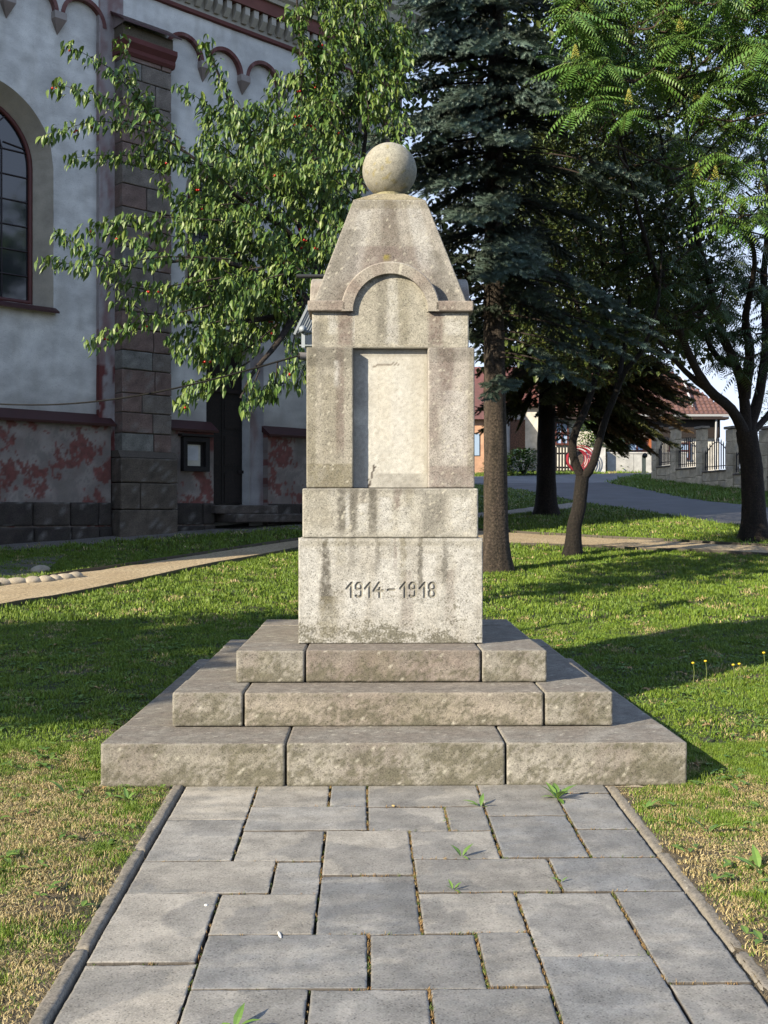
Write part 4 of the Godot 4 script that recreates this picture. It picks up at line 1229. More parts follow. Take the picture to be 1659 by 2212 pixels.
func trunk(parent: Node, base: Vector3, pts: Array, r0: float, r1: float, col: Color, seed_: int) -> void:
	# flares where it meets the ground and carries a furrowed bark
	var all := [base + Vector3(0, -0.25, 0)]
	all.append_array(pts)
	var q := bend(all, 60)
	var mb := MB.new()
	var rad := []
	var low := base.y
	for i in q.size():
		var h: float = q[i].y - low
		rad.append(lerpf(r0, r1, float(i) / (q.size() - 1)) * (1.0 + 0.55 * exp(-maxf(h, 0.0) * 4.5)))
	mb.tube(q, rad, 28, col, 0.0, seed_)
	for i in mb.v.size():
		var p := mb.v[i]
		var d := mb.n[i]
		var ang := atan2(d.z, d.x)
		var f := n2.get_noise_3d(ang * 60.0, p.y * 40.0, seed_ * 9.0) + 0.6 * n1.get_noise_3d(ang * 130.0, p.y * 90.0, 4.0)
		mb.v[i] = p + d * (0.05 * r0 * f)
		mb.c[i] = col * (1.0 + 0.75 * f)
	put("trunk", mb.mesh(), M.bark, parent)

# leaves as parts for those nearest the camera, the rest as one part
func crown(parent: Node, mesh: Mesh, mat: StandardMaterial3D, xf: Array, cols: Array, parts: int, part_name: String, mass_name: String) -> void:
	var order := range(xf.size())
	order.sort_custom(func(a: int, b: int) -> bool: return xf[a].origin.z > xf[b].origin.z)
	var tones := []
	for k in 4:
		var m := mat.duplicate() as StandardMaterial3D
		tones.append(m)
	var rest_x := []
	var rest_c := []
	var done := 0
	var base := parent as Node3D
	for i in order:
		if done < parts:
			var k: int = done % 4
			if done < 4: tones[k].albedo_color = (cols[i] as Color).linear_to_srgb()
			put(part_name, mesh, tones[k], parent, base.transform.affine_inverse() * xf[i])
			done += 1
		else:
			rest_x.append(base.transform.affine_inverse() * xf[i])
			rest_c.append(cols[i])
	scatter(mass_name, mesh, mat, rest_x, rest_c, parent)

func make_trees() -> void:
	cherry()
	spruce()
	cypress()
	sumac()
	plum()
	back_tree()
	shade_trees()

func cherry() -> void:
	var r := RandomNumberGenerator.new()
	r.seed = 101
	var bx := -0.42
	var bd := 12.3
	var base := on_ground(bx, bd)
	var t := thing("cherry_tree", "broad cherry tree with red fruit reaching in front of the church", "tree", Vector3.ZERO)
	var bark := Color(0.075, 0.058, 0.05)
	trunk(t, base, [base + Vector3(0.02, 0.6, 0), base + Vector3(-0.05, 1.3, 0.05), at(735, 720, 12.3)], 0.14, 0.10, bark, 3)
	var fork := at(735, 720, 12.3)
	var limbs := [
		[fork, at(690, 600, 12.2), at(620, 500, 12.0), at(520, 430, 11.7), at(430, 350, 11.4), at(340, 290, 11.2)],
		[fork, at(720, 580, 12.4), at(690, 430, 12.6), at(660, 280, 12.6), at(650, 120, 12.6), at(640, -20, 12.5)],
		[fork, at(660, 640, 11.8), at(560, 590, 11.4), at(450, 560, 11.1), at(340, 570, 10.9)],
		[fork, at(650, 680, 12.0), at(560, 690, 11.7), at(460, 700, 11.4), at(360, 690, 11.2)],
		[fork, at(760, 560, 12.8), at(780, 380, 13.0), at(800, 200, 13.0), at(810, 60, 13.0)],
		[at(690, 600, 12.2), at(640, 470, 12.5), at(560, 330, 12.6), at(500, 220, 12.5), at(450, 110, 12.3)],
		[at(660, 640, 11.8), at(600, 740, 11.4), at(550, 800, 11.2), at(520, 860, 11.1)]]
	var k := 0
	for l in limbs:
		limb(t, "limb", l, 0.055, 0.012, M.bark, bark, 10 + k)
		k += 1
	# leafy shoots: each is a bending twig with drooping leaf bunches
	var sp := [[[300, 220], [240, 150], [150, 100], 11.0], [[330, 270], [285, 180], [262, 85], 11.1], [[390, 300], [280, 230], [180, 197], [120, 180], 10.9], [[400, 320], [250, 265], [170, 270], [102, 290], 11.0], [[460, 360], [330, 340], [220, 335], [155, 342], 11.2],
		[[520, 440], [420, 440], [350, 400], [345, 340], 11.3], [[520, 480], [380, 470], [280, 472], [185, 492], 10.9], [[500, 560], [350, 555], [220, 575], [96, 562], 10.7], [[260, 565], [180, 535], [128, 505], 10.7], [[480, 600], [330, 620], [240, 600], 11.0], [[450, 660], [330, 690], [250, 715], [195, 740], 10.8],
		[[560, 640], [440, 700], [370, 730], 11.3], [[600, 700], [520, 760], [420, 770], [380, 750], 11.2], [[540, 780], [460, 830], [400, 870], 11.1], [[560, 800], [545, 840], [530, 880], 11.0], [[560, 760], [500, 740], [440, 760], 11.2], [[640, 700], [620, 800], [580, 850], 11.4], [[600, 780], [590, 840], [560, 860], 11.4],
		[[520, 290], [480, 180], [445, 90], 12.0], [[520, 290], [440, 220], [390, 190], 11.9], [[640, 250], [655, 130], [640, 20], 12.4], [[680, 260], [690, 100], [720, -20], 12.6], [[740, 260], [790, 150], [815, 70], 12.9], [[640, 330], [590, 280], [570, 230], 12.4], [[780, 300], [840, 200], [860, 110], 13.0], [[760, 280], [720, 180], [760, 90], 12.8],
		[[420, 350], [360, 330], [300, 320], 11.3], [[400, 330], [340, 250], [320, 200], 11.4], [[360, 560], [300, 520], [250, 505], 10.9], [[330, 690], [290, 660], [250, 640], 11.0], [[470, 560], [400, 520], [330, 500], 11.2], [[640, 720], [660, 780], [640, 830], 11.6], [[660, 680], [640, 640], [650, 560], 11.9]]
	# inner shoots that fill the crown
	for i in 210:
		var a := r.randf() * TAU
		var q := sqrt(r.randf())
		var px := 600.0 + cos(a) * q * 170.0
		var py := 440.0 + sin(a) * q * 300.0
		var d := r.randf_range(11.2, 13.6)
		if py > 640.0 and px > 640.0: continue
		if px < 470.0 and r.randf() < 0.4: continue
		if px < 650.0 and py < 240.0: continue
		sp.append([[px + 40.0, py + 20.0], [px, py - 14.0], [px - r.randf_range(20, 70), py + r.randf_range(-60, 30)], d])
	for i in 26:
		var px := r.randf_range(380, 650)
		var py := r.randf_range(560, 860)
		if (px - 380.0) * 0.9 + (py - 560.0) < 60.0 or py > 800.0 and px > 600.0: continue
		sp.append([[px + 40.0, py - 20.0], [px, py - 10.0], [px - r.randf_range(10, 60), py + r.randf_range(0, 30)], r.randf_range(10.9, 12.2)])
	for i in 75:
		var px := r.randf_range(650, 870)
		var py := r.randf_range(-60, 300)
		sp.append([[px, py + 30.0], [px + r.randf_range(-10, 20), py], [px + r.randf_range(-50, 50), py - 50.0], r.randf_range(12.3, 13.6)])
	var xf := []
	var cols := []
	var twigs := MB.new()
	var fruit_at := []
	for s in sp:
		var d: float = s[-1]
		var pts := []
		for i in s.size() - 1: pts.append(at(s[i][0], s[i][1], d + r.randf_range(-0.15, 0.15) - 0.25 * i / s.size()))
		var len_ := 0.0
		for i in pts.size() - 1: len_ += pts[i].distance_to(pts[i + 1])
		var n_ := maxi(4, int(len_ / 0.075))
		var q := bend(pts, n_)
		var rad := []
		for i in n_ + 1: rad.append(lerpf(0.009, 0.002, float(i) / n_))
		twigs.tube(q, rad, 4, bark)
		for i in range(1, n_ + 1):
			var dir: Vector3 = (q[i] - q[i - 1]).normalized()
			var bunch := r.randi_range(8, 12) if i < n_ else 12
			if i < n_ * 0.2: bunch = 2
			for b in bunch:
				var a := r.randf() * TAU
				var side := Vector3(cos(a), 0, sin(a))
				var out_ := (side * r.randf_range(0.35, 1.0) + dir * r.randf_range(0.1, 0.6) + Vector3(0, -r.randf_range(0.35, 1.15), 0)).normalized()
				var o: Vector3 = q[i] + Vector3(r.randf_range(-1, 1), r.randf_range(-1, 1), r.randf_range(-1, 1)) * 0.07
				var sc := r.randf_range(0.5, 1.1)
				var bs := fan_leaf((side * 0.6 + Vector3(0, 1, 0) + Vector3(r.randf_range(-1, 1), 0, r.randf_range(-1, 1)) * 0.5).normalized(), out_)
				xf.append(Transform3D(bs.scaled_local(Vector3(sc, sc, sc)), o))
				var g := r.randf()
				cols.append(Color(0.05, 0.11, 0.016).lerp(Color(0.15, 0.21, 0.04), g * g))
			if r.randf() < 0.085: fruit_at.append(q[i])
	var tw := put("twigs", twigs.mesh(), M.bark, t)
	tw.set_meta("kind", "stuff")
	crown(t, leaf_mesh(0.105, 0.043, 0.5, 0.4), M.leaf, xf, cols, 300, "leaf", "leaves")
	var fm := MB.new()
	fm.ball(Vector3(0, -0.045, 0), Vector3.ONE * 0.0125, 8, 6, Color(0.42, 0.02, 0.012))
	fm.tube([Vector3.ZERO, Vector3(0, -0.04, 0)], [0.0015, 0.0015], 3, Color(0.1, 0.16, 0.04))
	var fmesh := fm.mesh()
	for i in mini(110, fruit_at.size()):
		for j in 2:
			put("cherry", fmesh, M.fruit, t, Transform3D(Basis(Vector3.RIGHT, r.randf_range(-0.4, 0.4)), fruit_at[i] + Vector3(r.randf_range(-0.03, 0.03), -0.01, r.randf_range(-0.03, 0.05))))

func needle_shoot() -> ArrayMesh:
	# bottle-brush shoot along +y, 0.15 long
	var mb := MB.new()
	var r := RandomNumberGenerator.new()
	r.seed = 9
	for i in 40:
		var t := i / 40.0
		var a := i * 2.4
		var d := Vector3(cos(a), 0.75, sin(a)).normalized()
		var o := Vector3(0, t * 0.14, 0)
		var l := r.randf_range(0.034, 0.048) * (1.0 - 0.3 * t)
		var s := Vector3(-sin(a), 0, cos(a)) * 0.0062
		mb.tri(o - s, o + s, o + d * l)
	mb.tube([Vector3.ZERO, Vector3(0, 0.14, 0)], [0.004, 0.002], 3, Color(0.7, 0.55, 0.35))
	return mb.mesh()

# one bough: twigs to both sides, each ending in shoots
func bough(a: Vector3, b: Vector3, sag: float, width: float, r: RandomNumberGenerator, xf: Array, cols: Array, wood: MB, tone: Color, old: Color, start: float, dens: float) -> void:
	var mid := (a + b) * 0.5 + Vector3(0, sag, 0)
	var n_ := maxi(6, int(a.distance_to(b) / 0.09))
	var q := bend([a, mid, b], n_)
	var rad := []
	for i in n_ + 1: rad.append(lerpf(0.02, 0.005, float(i) / n_))
	wood.tube(q, rad, 4, Color(0.07, 0.05, 0.04))
	for i in range(int(n_ * start), n_ + 1):
		var f := float(i) / n_
		var dir: Vector3 = (q[mini(i + 1, n_)] - q[maxi(i - 1, 0)]).normalized()
		var side := dir.cross(Vector3.UP).normalized()
		for s in [-1, 1]:
			if r.randf() > dens: continue
			var tl: float = width * (1.15 - f) * r.randf_range(0.5, 1.0) + 0.08
			var td: Vector3 = (dir * 0.75 + side * s * 0.8 + Vector3(0, r.randf_range(-0.35, 0.1), 0)).normalized()
			var m := maxi(1, int(tl / 0.085))
			for k in m:
				var o: Vector3 = q[i] + td * tl * k / m
				var sd: Vector3 = (td + side * s * r.randf_range(-0.6, 0.6) + Vector3(0, r.randf_range(-0.25, 0.45), 0) + dir * r.randf_range(0, 0.4)).normalized()
				var sc := r.randf_range(0.75, 1.2)
				var x: Vector3 = sd.cross(Vector3(0.3, 0.2, 0.9)).normalized()
				xf.append(Transform3D(Basis(x, sd, x.cross(sd)).scaled_local(Vector3(sc, sc, sc)), o))
				var g := pow(clampf(f * 0.85 + 0.35 * float(k) / m + r.randf_range(-0.3, 0.15), 0, 1), 1.8)  # inner shoots darker: older needles, plus crown shade put into the colour
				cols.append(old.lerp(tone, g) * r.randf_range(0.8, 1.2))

func spruce() -> void:
	var r := RandomNumberGenerator.new()
	r.seed = 202
	var base := on_ground(1.72, 16.97)
	var t := thing("spruce_tree", "blue spruce with a straight bare trunk behind the memorial", "tree")
	trunk(t, base, [base + Vector3(-0.02, 2, 0), base + Vector3(-0.05, 5, 0), base + Vector3(0.0, 9, 0.05), base + Vector3(0.05, 14.0, 0.0)], 0.195, 0.05, Color(0.105, 0.082, 0.064), 7)
	var xf := []
	var cols := []
	var wood := MB.new()
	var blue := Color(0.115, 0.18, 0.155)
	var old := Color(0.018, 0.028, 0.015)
	var ends := [[715, 240, 15.2], [700, 200, 15.8], [790, 300, 15.0], [735, 410, 15.4], [800, 450, 15.8], [760, 330, 16.0], [890, 285, 15.0], [960, 230, 15.0], [1000, 280, 15.1], [890, 60, 15.6], [850, 130, 15.4], [960, 20, 15.6], [1210, 240, 15.2], [1200, 190, 15.6], [1120, 300, 14.9], [1190, 130, 15.6], [1215, 170, 16.4], [1020, 480, 14.9], [960, 400, 15.3], [1060, 440, 15.2], [1150, 570, 14.8], [1060, 600, 15.0], [1100, 540, 14.9], [1165, 560, 15.4],
		[1442, 770, 15.8], [1400, 690, 15.6], [1420, 725, 15.7], [1360, 770, 15.6], [1310, 640, 16.0], [1340, 660, 15.6], [1270, 835, 15.6], [1190, 820, 15.4], [1060, 860, 15.4], [1100, 840, 15.4], [1300, 790, 15.5], [640, 800, 16.2], [630, 790, 16.6], [1400, 390, 15.4], [1420, 400, 15.8], [1380, 420, 15.6], [1200, 790, 15.9], [900, 120, 15.2], [870, 20, 15.6], [1010, 110, 15.2], [880, 10, 15.0], [930, 90, 15.4]]
	for e in ends:
		var b := at(e[0], e[1], e[2])
		var h := b.y + 0.35 + absf(b.x - 1.72) * 0.3
		var low: bool = e[0] > 1250 or e[1] > 600
		for k in (1 if low else 2):
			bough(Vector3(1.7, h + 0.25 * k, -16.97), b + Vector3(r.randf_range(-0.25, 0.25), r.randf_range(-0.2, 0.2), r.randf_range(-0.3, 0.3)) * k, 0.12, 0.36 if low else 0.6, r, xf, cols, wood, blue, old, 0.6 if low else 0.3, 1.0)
	var y := 4.6
	var az := 0.0
	while y < 13.5:
		az += 2.399 + r.randf_range(-0.3, 0.3)
		var l := lerpf(2.1, 0.6, (y - 3.0) / 10.5) * r.randf_range(0.6, 1.2)
		var o := Vector3(1.7, y, -16.97)
		bough(o, o + Vector3(cos(az) * l, -0.45 * l * r.randf_range(0.5, 1.1), sin(az) * l), 0.1, 0.6, r, xf, cols, wood, Color(0.055, 0.085, 0.06), old * 0.8, 0.1, 0.9)  # whorl boughs darker still, shade of the crown's heart put into the colour
		y += 0.115
	put("boughs", wood.mesh(), M.bark, t).set_meta("kind", "stuff")
	for i in xf.size():
		xf[i] = Transform3D(xf[i].basis.scaled_local(Vector3(1.35, 1.15, 1.35)), xf[i].origin)
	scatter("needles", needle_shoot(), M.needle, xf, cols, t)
	# dead twigs on the inner stem
	var dead := MB.new()
	for i in 160:
		var h := r.randf_range(4.5, 10.5)
		var a := r.randf() * TAU
		var l := r.randf_range(0.3, 0.9)
		var o := Vector3(1.7, h, -16.97)
		dead.tube([o, o + Vector3(cos(a) * l * 0.6, -0.05, sin(a) * l * 0.6), o + Vector3(cos(a) * l, -0.25 * l, sin(a) * l)], [0.008, 0.005, 0.002], 3, Color(0.15, 0.09, 0.045))
	put("dead_twigs", dead.mesh(), M.bark, t).set_meta("kind", "stuff")

func cypress() -> void:
	# broad dark conifer further back whose boughs hang to the right
	var r := RandomNumberGenerator.new()
	r.seed = 303
	var base := on_ground(4.2, 28.73)
	var t := thing("conifer_tree", "dark bronze-green conifer with low drooping boughs beside the road", "tree")
	trunk(t, base, [base + Vector3(0.0, 2, 0), base + Vector3(0.05, 5, 0), base + Vector3(0.1, 11, 0)], 0.27, 0.06, Color(0.04, 0.028, 0.022), 8)
	var xf := []
	var cols := []
	var wood := MB.new()
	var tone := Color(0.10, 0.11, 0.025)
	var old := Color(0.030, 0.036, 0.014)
	var ends := [[1475, 870, 27.6], [1455, 820, 27.6], [1440, 900, 27.4], [1470, 850, 27.2], [1430, 930, 27.4], [1400, 960, 27.5], [1380, 900, 27.2], [1340, 850, 27.4], [1350, 950, 27.6], [1420, 800, 27.5], [1360, 780, 27.6], [1400, 860, 27.8], [1300, 860, 27.4], [1440, 790, 28.2], [1090, 880, 27.6], [1110, 800, 27.8], [1130, 700, 27.8], [1250, 860, 27.5], [1230, 800, 27.5], [1100, 900, 28.4]]
	for e in ends:
		var b := at(e[0], e[1], e[2])
		for k in 6:
			var c := b + Vector3(r.randf_range(-0.4, 0.4), r.randf_range(-0.4, 0.4), r.randf_range(-0.5, 0.5))
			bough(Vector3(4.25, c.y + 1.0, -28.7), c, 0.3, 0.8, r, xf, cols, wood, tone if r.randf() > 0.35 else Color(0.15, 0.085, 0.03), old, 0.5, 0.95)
	var y := 4.6
	var az := 0.0
	while y < 11.5:
		az += 2.399 + r.randf_range(-0.3, 0.3)
		var l := lerpf(2.6, 0.7, (y - 4.0) / 7.5) * r.randf_range(0.8, 1.1)
		var o := Vector3(4.25, y, -28.7)
		bough(o, o + Vector3(cos(az) * l, -0.5 * l, sin(az) * l), 0.1, 0.8, r, xf, cols, wood, tone, old, 0.2, 0.8)
		y += 0.13
	for i in xf.size():
		xf[i] = Transform3D(xf[i].basis.scaled_local(Vector3(1.5, 1.3, 1.5)), xf[i].origin)
	put("boughs", wood.mesh(), M.bark, t).set_meta("kind", "stuff")
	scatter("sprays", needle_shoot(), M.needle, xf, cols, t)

func frond_mesh() -> ArrayMesh:
	# feather leaf along -y, leaflets to both sides, face towards +z
	var mb := MB.new()
	var n_ := 10
	var spine := []
	for i in n_ + 1:
		var t := float(i) / n_
		spine.append(Vector3(0, -0.46 * t, -0.13 * t * t))
	for i in range(1, n_ + 1):
		var t := float(i) / n_
		var l := 0.125 * (1.0 - 0.55 * absf(t - 0.45) / 0.55)
		for s in [-1, 1]:
			var o: Vector3 = spine[i]
			var dir := Vector3(s * 0.86, -0.42, -0.32).normalized()
			if i == n_ and s == 1: dir = Vector3(0.1, -0.9, -0.45).normalized()
			var across := Vector3(0.35 * s, 0.95, 0).normalized() * l * 0.14
			var p1 := o + dir * l * 0.35
			var tip := o + dir * l + Vector3(0, 0, -0.02)
			mb.tri(o, p1 - across, p1 + across) if s > 0 else mb.tri(o, p1 + across, p1 - across)
			mb.tri(p1 - across, tip, p1 + across) if s > 0 else mb.tri(p1 + across, tip, p1 - across)
	mb.tube(spine, [0.004, 0.004, 0.004, 0.004, 0.003, 0.003, 0.003, 0.002, 0.002, 0.002, 0.001], 3, Color(1.6, 0.7, 0.5))
	return mb.mesh()

func sumac() -> void:
	var r := RandomNumberGenerator.new()
	r.seed = 404
	var base := on_ground(7.34, 22.02)
	var t := thing("sumac_tree", "spreading sumac with feathery leaves and yellow flower cones over the lawn", "tree")
	var bark := Color(0.05, 0.038, 0.03)
	trunk(t, base, [base + Vector3(-0.02, 0.8, 0), at(1622, 1000, 22.0), at(1612, 930, 21.9)], 0.24, 0.2, bark, 12)
	var f := at(1612, 950, 21.9)
	var limbs := [
		[f, at(1585, 890, 21.6), at(1530, 840, 21.2), at(1495, 780, 20.6), at(1470, 720, 20.2), at(1430, 640, 19.6), at(1400, 540, 19.0), at(1370, 420, 18.4), at(1340, 300, 17.8)],
		[f, at(1608, 860, 21.8), at(1590, 790, 21.6), at(1560, 720, 21.2), at(1530, 600, 20.6), at(1500, 480, 20.0), at(1490, 330, 19.4), at(1470, 180, 18.8)],
		[f, at(1640, 850, 22.0), at(1655, 740, 22.0), at(1650, 600, 21.6), at(1660, 450, 21.0), at(1640, 300, 20.4), at(1610, 150, 20.0)],
		[at(1608, 860, 21.8), at(1620, 760, 21.4), at(1610, 690, 21.0), at(1630, 560, 20.0), at(1600, 450, 19.0)],
		[at(1530, 840, 21.2), at(1500, 820, 21.0), at(1450, 770, 20.6), at(1400, 700, 20.2)],
		[at(1470, 720, 20.2), at(1440, 700, 20.2), at(1430, 560, 20.4), at(1440, 400, 20.4), at(1420, 250, 20.0)],
		[f, at(1680, 870, 22.4), at(1740, 760, 22.6), at(1790, 600, 22.4), at(1800, 400, 22.0)],
		[at(1590, 790, 21.6), at(1540, 760, 22.4), at(1500, 640, 23.0), at(1460, 520, 23.4), at(1380, 380, 23.6)]]
	var k := 0
	var stems := []
	for l in limbs:
		limb(t, "limb", l, 0.12 if k < 4 else 0.075, 0.018, M.bark, bark, 60 + k)
		stems.append_array(bend(l, 14).slice(5))
		k += 1
	# branchlets with leaf rosettes at their ends
	var twigs := MB.new()
	var xf := []
	var cols := []
	var cones := []
	var tips := []
	for i in 150: tips.append([r.randf_range(1215, 1760), r.randf_range(-160, 190), r.randf_range(15.5, 20.0), 1.0])
	for i in 70: tips.append([r.randf_range(1230, 1720), r.randf_range(-60, 240), r.randf_range(15.0, 17.0), 1.0])
	for q in [[1470, 335], [1510, 350], [1545, 330], [1580, 345], [1620, 340], [1500, 395], [1540, 400], [1650, 300], [1610, 270], [1640, 420], [1600, 425], [1650, 440], [1575, 250], [1620, 220], [1470, 300], [1560, 290], [1590, 380], [1640, 460], [1560, 470], [1600, 470]]:
		tips.append([q[0], q[1], r.randf_range(15.6, 17.0), 1.0])
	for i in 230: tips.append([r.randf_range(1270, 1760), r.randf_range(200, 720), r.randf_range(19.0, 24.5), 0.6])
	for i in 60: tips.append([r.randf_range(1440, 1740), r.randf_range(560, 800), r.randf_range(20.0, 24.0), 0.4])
	for q in tips:
		var c := at(q[0], q[1], q[2])
		var root: Vector3 = stems[0]
		for p in stems:
			if p.y < c.y + 0.3 and p.distance_squared_to(c) < root.distance_squared_to(c): root = p
		stems.append((root + c) * 0.5 + Vector3(0, -0.12, 0))
		twigs.tube(bend([root, (root + c) * 0.5 + Vector3(r.randf_range(-0.15, 0.15), -0.12, 0), c], 5), [0.022, 0.019, 0.016, 0.013, 0.011, 0.008], 4, Color(0.12, 0.085, 0.06))
		var m := int(r.randi_range(9, 12) * lerpf(0.5, 1.0, q[3]))
		for i in m:
			var a := TAU * i / m + r.randf_range(-0.3, 0.3)
			var out_ := Vector3(cos(a), r.randf_range(-0.8, 0.15), sin(a)).normalized()
			var sc := r.randf_range(0.8, 1.25)
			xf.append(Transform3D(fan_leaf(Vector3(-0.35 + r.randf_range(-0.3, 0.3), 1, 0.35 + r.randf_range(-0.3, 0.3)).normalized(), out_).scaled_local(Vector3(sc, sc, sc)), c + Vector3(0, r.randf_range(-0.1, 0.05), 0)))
			cols.append(Color(0.055, 0.135, 0.022).lerp(Color(0.12, 0.21, 0.035), r.randf()) if q[3] > 0.9 else Color(0.03, 0.07, 0.016).lerp(Color(0.06, 0.10, 0.02), r.randf()))  # inner fronds a darker green: crown shade put into the leaf colour
		if q[3] > 0.9 and r.randf() < 0.16: cones.append(c + Vector3(0, 0.05, 0.1))
	put("branchlets", twigs.mesh(), M.bark, t).set_meta("kind", "stuff")
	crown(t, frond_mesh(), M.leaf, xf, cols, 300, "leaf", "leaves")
	var cm := MB.new()
	for i in 70:
		var tt := i / 70.0
		var a := i * 2.4
		var rr := 0.05 * (1.0 - tt) + 0.008
		cm.ball(Vector3(cos(a) * rr, tt * 0.2, sin(a) * rr), Vector3.ONE * 0.012, 5, 4, Color(0.25, 0.24, 0.04) if i % 3 else Color(0.14, 0.17, 0.03))
	var cmesh := cm.mesh()
	for c in cones: put("flower_cone", cmesh, M.needle, t, Transform3D(Basis(Vector3.RIGHT, r.randf_range(-0.3, 0.3)), c))

func plum() -> void:
	# dark small tree with a forked stem, standing in shade
	var r := RandomNumberGenerator.new()
	r.seed = 505
	var base := on_ground(3.26, 19.31)
	var t := thing("plum_tree", "slender dark tree with a low forked stem on the lawn", "tree")
	var bark := Color(0.03, 0.024, 0.02)
	trunk(t, base, [base + Vector3(0.05, 0.5, 0), at(1250, 1100, 19.3), at(1258, 1030, 19.3)], 0.125, 0.115, bark, 14)
	var f := at(1258, 1035, 19.3)
	var limbs := [
		[f, at(1238, 985, 19.3), at(1240, 940, 19.3), at(1262, 890, 19.4), at(1290, 800, 19.6), at(1310, 700, 19.8), at(1300, 560, 20.0), at(1290, 400, 20.2)],
		[f, at(1282, 1000, 19.2), at(1303, 920, 19.0), at(1330, 850, 18.8), at(1352, 800, 18.6), at(1388, 755, 18.4), at(1420, 660, 18.2), at(1430, 540, 18.2)],
		[at(1290, 800, 19.6), at(1270, 720, 19.8), at(1230, 620, 20.0), at(1180, 500, 20.2), at(1150, 380, 20.4)],
		[at(1330, 850, 18.8), at(1350, 740, 19.2), at(1360, 620, 19.6), at(1340, 480, 20.0), at(1350, 330, 20.2)],
		[at(1310, 700, 19.8), at(1260, 600, 20.4), at(1240, 460, 21.0), at(1250, 300, 21.4)]]
	var k := 0
	for l in limbs:
		limb(t, "limb", l, 0.085 if k < 2 else 0.05, 0.012, M.bark, bark, 80 + k)
		k += 1
	var xf := []
	var cols := []
	var twigs := MB.new()
	for i in 900:
		var px := r.randf_range(1090, 1470)
		var py := r.randf_range(230, 830)
		var e := pow((px - 1285.0) / 200.0, 2) + pow((py - 520.0) / 310.0, 2)
		if e > 1.0: continue
		var d := r.randf_range(18.4, 23.0)
		var c := at(px, py, d)
		var dir := Vector3(r.randf_range(-1, 1), r.randf_range(-0.3, 0.6), r.randf_range(-1, 1)).normalized()
		twigs.tube([c - dir * 0.3, c + Vector3(0, 0.03, 0), c + dir * 0.3], [0.008, 0.006, 0.002], 3, bark)
		for j in 22:
			var o := c + dir * r.randf_range(-0.25, 0.32)
			var out_ := Vector3(r.randf_range(-1, 1), r.randf_range(-0.9, 0.3), r.randf_range(-1, 1)).normalized()
			var sc := r.randf_range(0.7, 1.2)
			xf.append(Transform3D(fan_leaf(Vector3(r.randf_range(-0.5, 0.5), 1, r.randf_range(-0.5, 0.5)).normalized(), out_).scaled_local(Vector3(sc, sc, sc)), o + out_ * 0.03))
			cols.append(Color(0.03, 0.055, 0.014).lerp(Color(0.09, 0.11, 0.02), pow(r.randf(), 2.0)))
	put("twigs", twigs.mesh(), M.bark, t).set_meta("kind", "stuff")
	scatter("leaves", leaf_mesh(0.115, 0.055, 0.3, 0.2), M.leaf, xf, cols, t)

func back_tree() -> void:
	# dense broadleaf tree further back; its crown closes the gaps between the nearer trees
	var r := RandomNumberGenerator.new()
	r.seed = 707
	var base := on_ground(2.66, 26.2)
	var t := thing("maple_tree", "dense dark-leaved maple rising behind the spruce", "tree")
	var bark := Color(0.05, 0.04, 0.032)
	trunk(t, base, [base + Vector3(0, 2, 0), base + Vector3(0.1, 4, 0), base + Vector3(0.2, 9, 0)], 0.17, 0.06, bark, 31)
	for k in 8:
		var a := k * 2.4
		var o := base + Vector3(0.1, 3.2 + 0.6 * k, 0)
		limb(t, "limb", [o, o + Vector3(cos(a) * 1.3, 0.8, sin(a) * 1.3), o + Vector3(cos(a) * 3.0, 1.4, sin(a) * 3.0)], 0.08, 0.02, M.bark, bark, 120 + k)
	var xf := []
	var cols := []
	for i in 1150:
		var c := at(r.randf_range(900, 1560), r.randf_range(-220, 790), r.randf_range(23.0, 29.0))
		var e := pow((c.x - 4.3) / 3.9, 2) + pow((c.y - 9.2) / 5.4, 2)
		if e > 1.0: continue
		for j in 24:
			var o := c + Vector3(r.randf_range(-1, 1), r.randf_range(-0.7, 0.7), r.randf_range(-1, 1)) * 0.42
			var out_ := Vector3(r.randf_range(-1, 1), r.randf_range(-0.9, 0.3), r.randf_range(-1, 1)).normalized()
			xf.append(Transform3D(fan_leaf(Vector3(r.randf_range(-0.5, 0.5), 1, r.randf_range(-0.5, 0.5)).normalized(), out_).scaled_local(Vector3.ONE * r.randf_range(0.7, 1.25)), o))
			cols.append(Color(0.035, 0.065, 0.015).lerp(Color(0.07, 0.095, 0.02), r.randf()))
	scatter("leaves", leaf_mesh(0.17, 0.11, 0.3, 0.2), M.leaf, xf, cols, t)

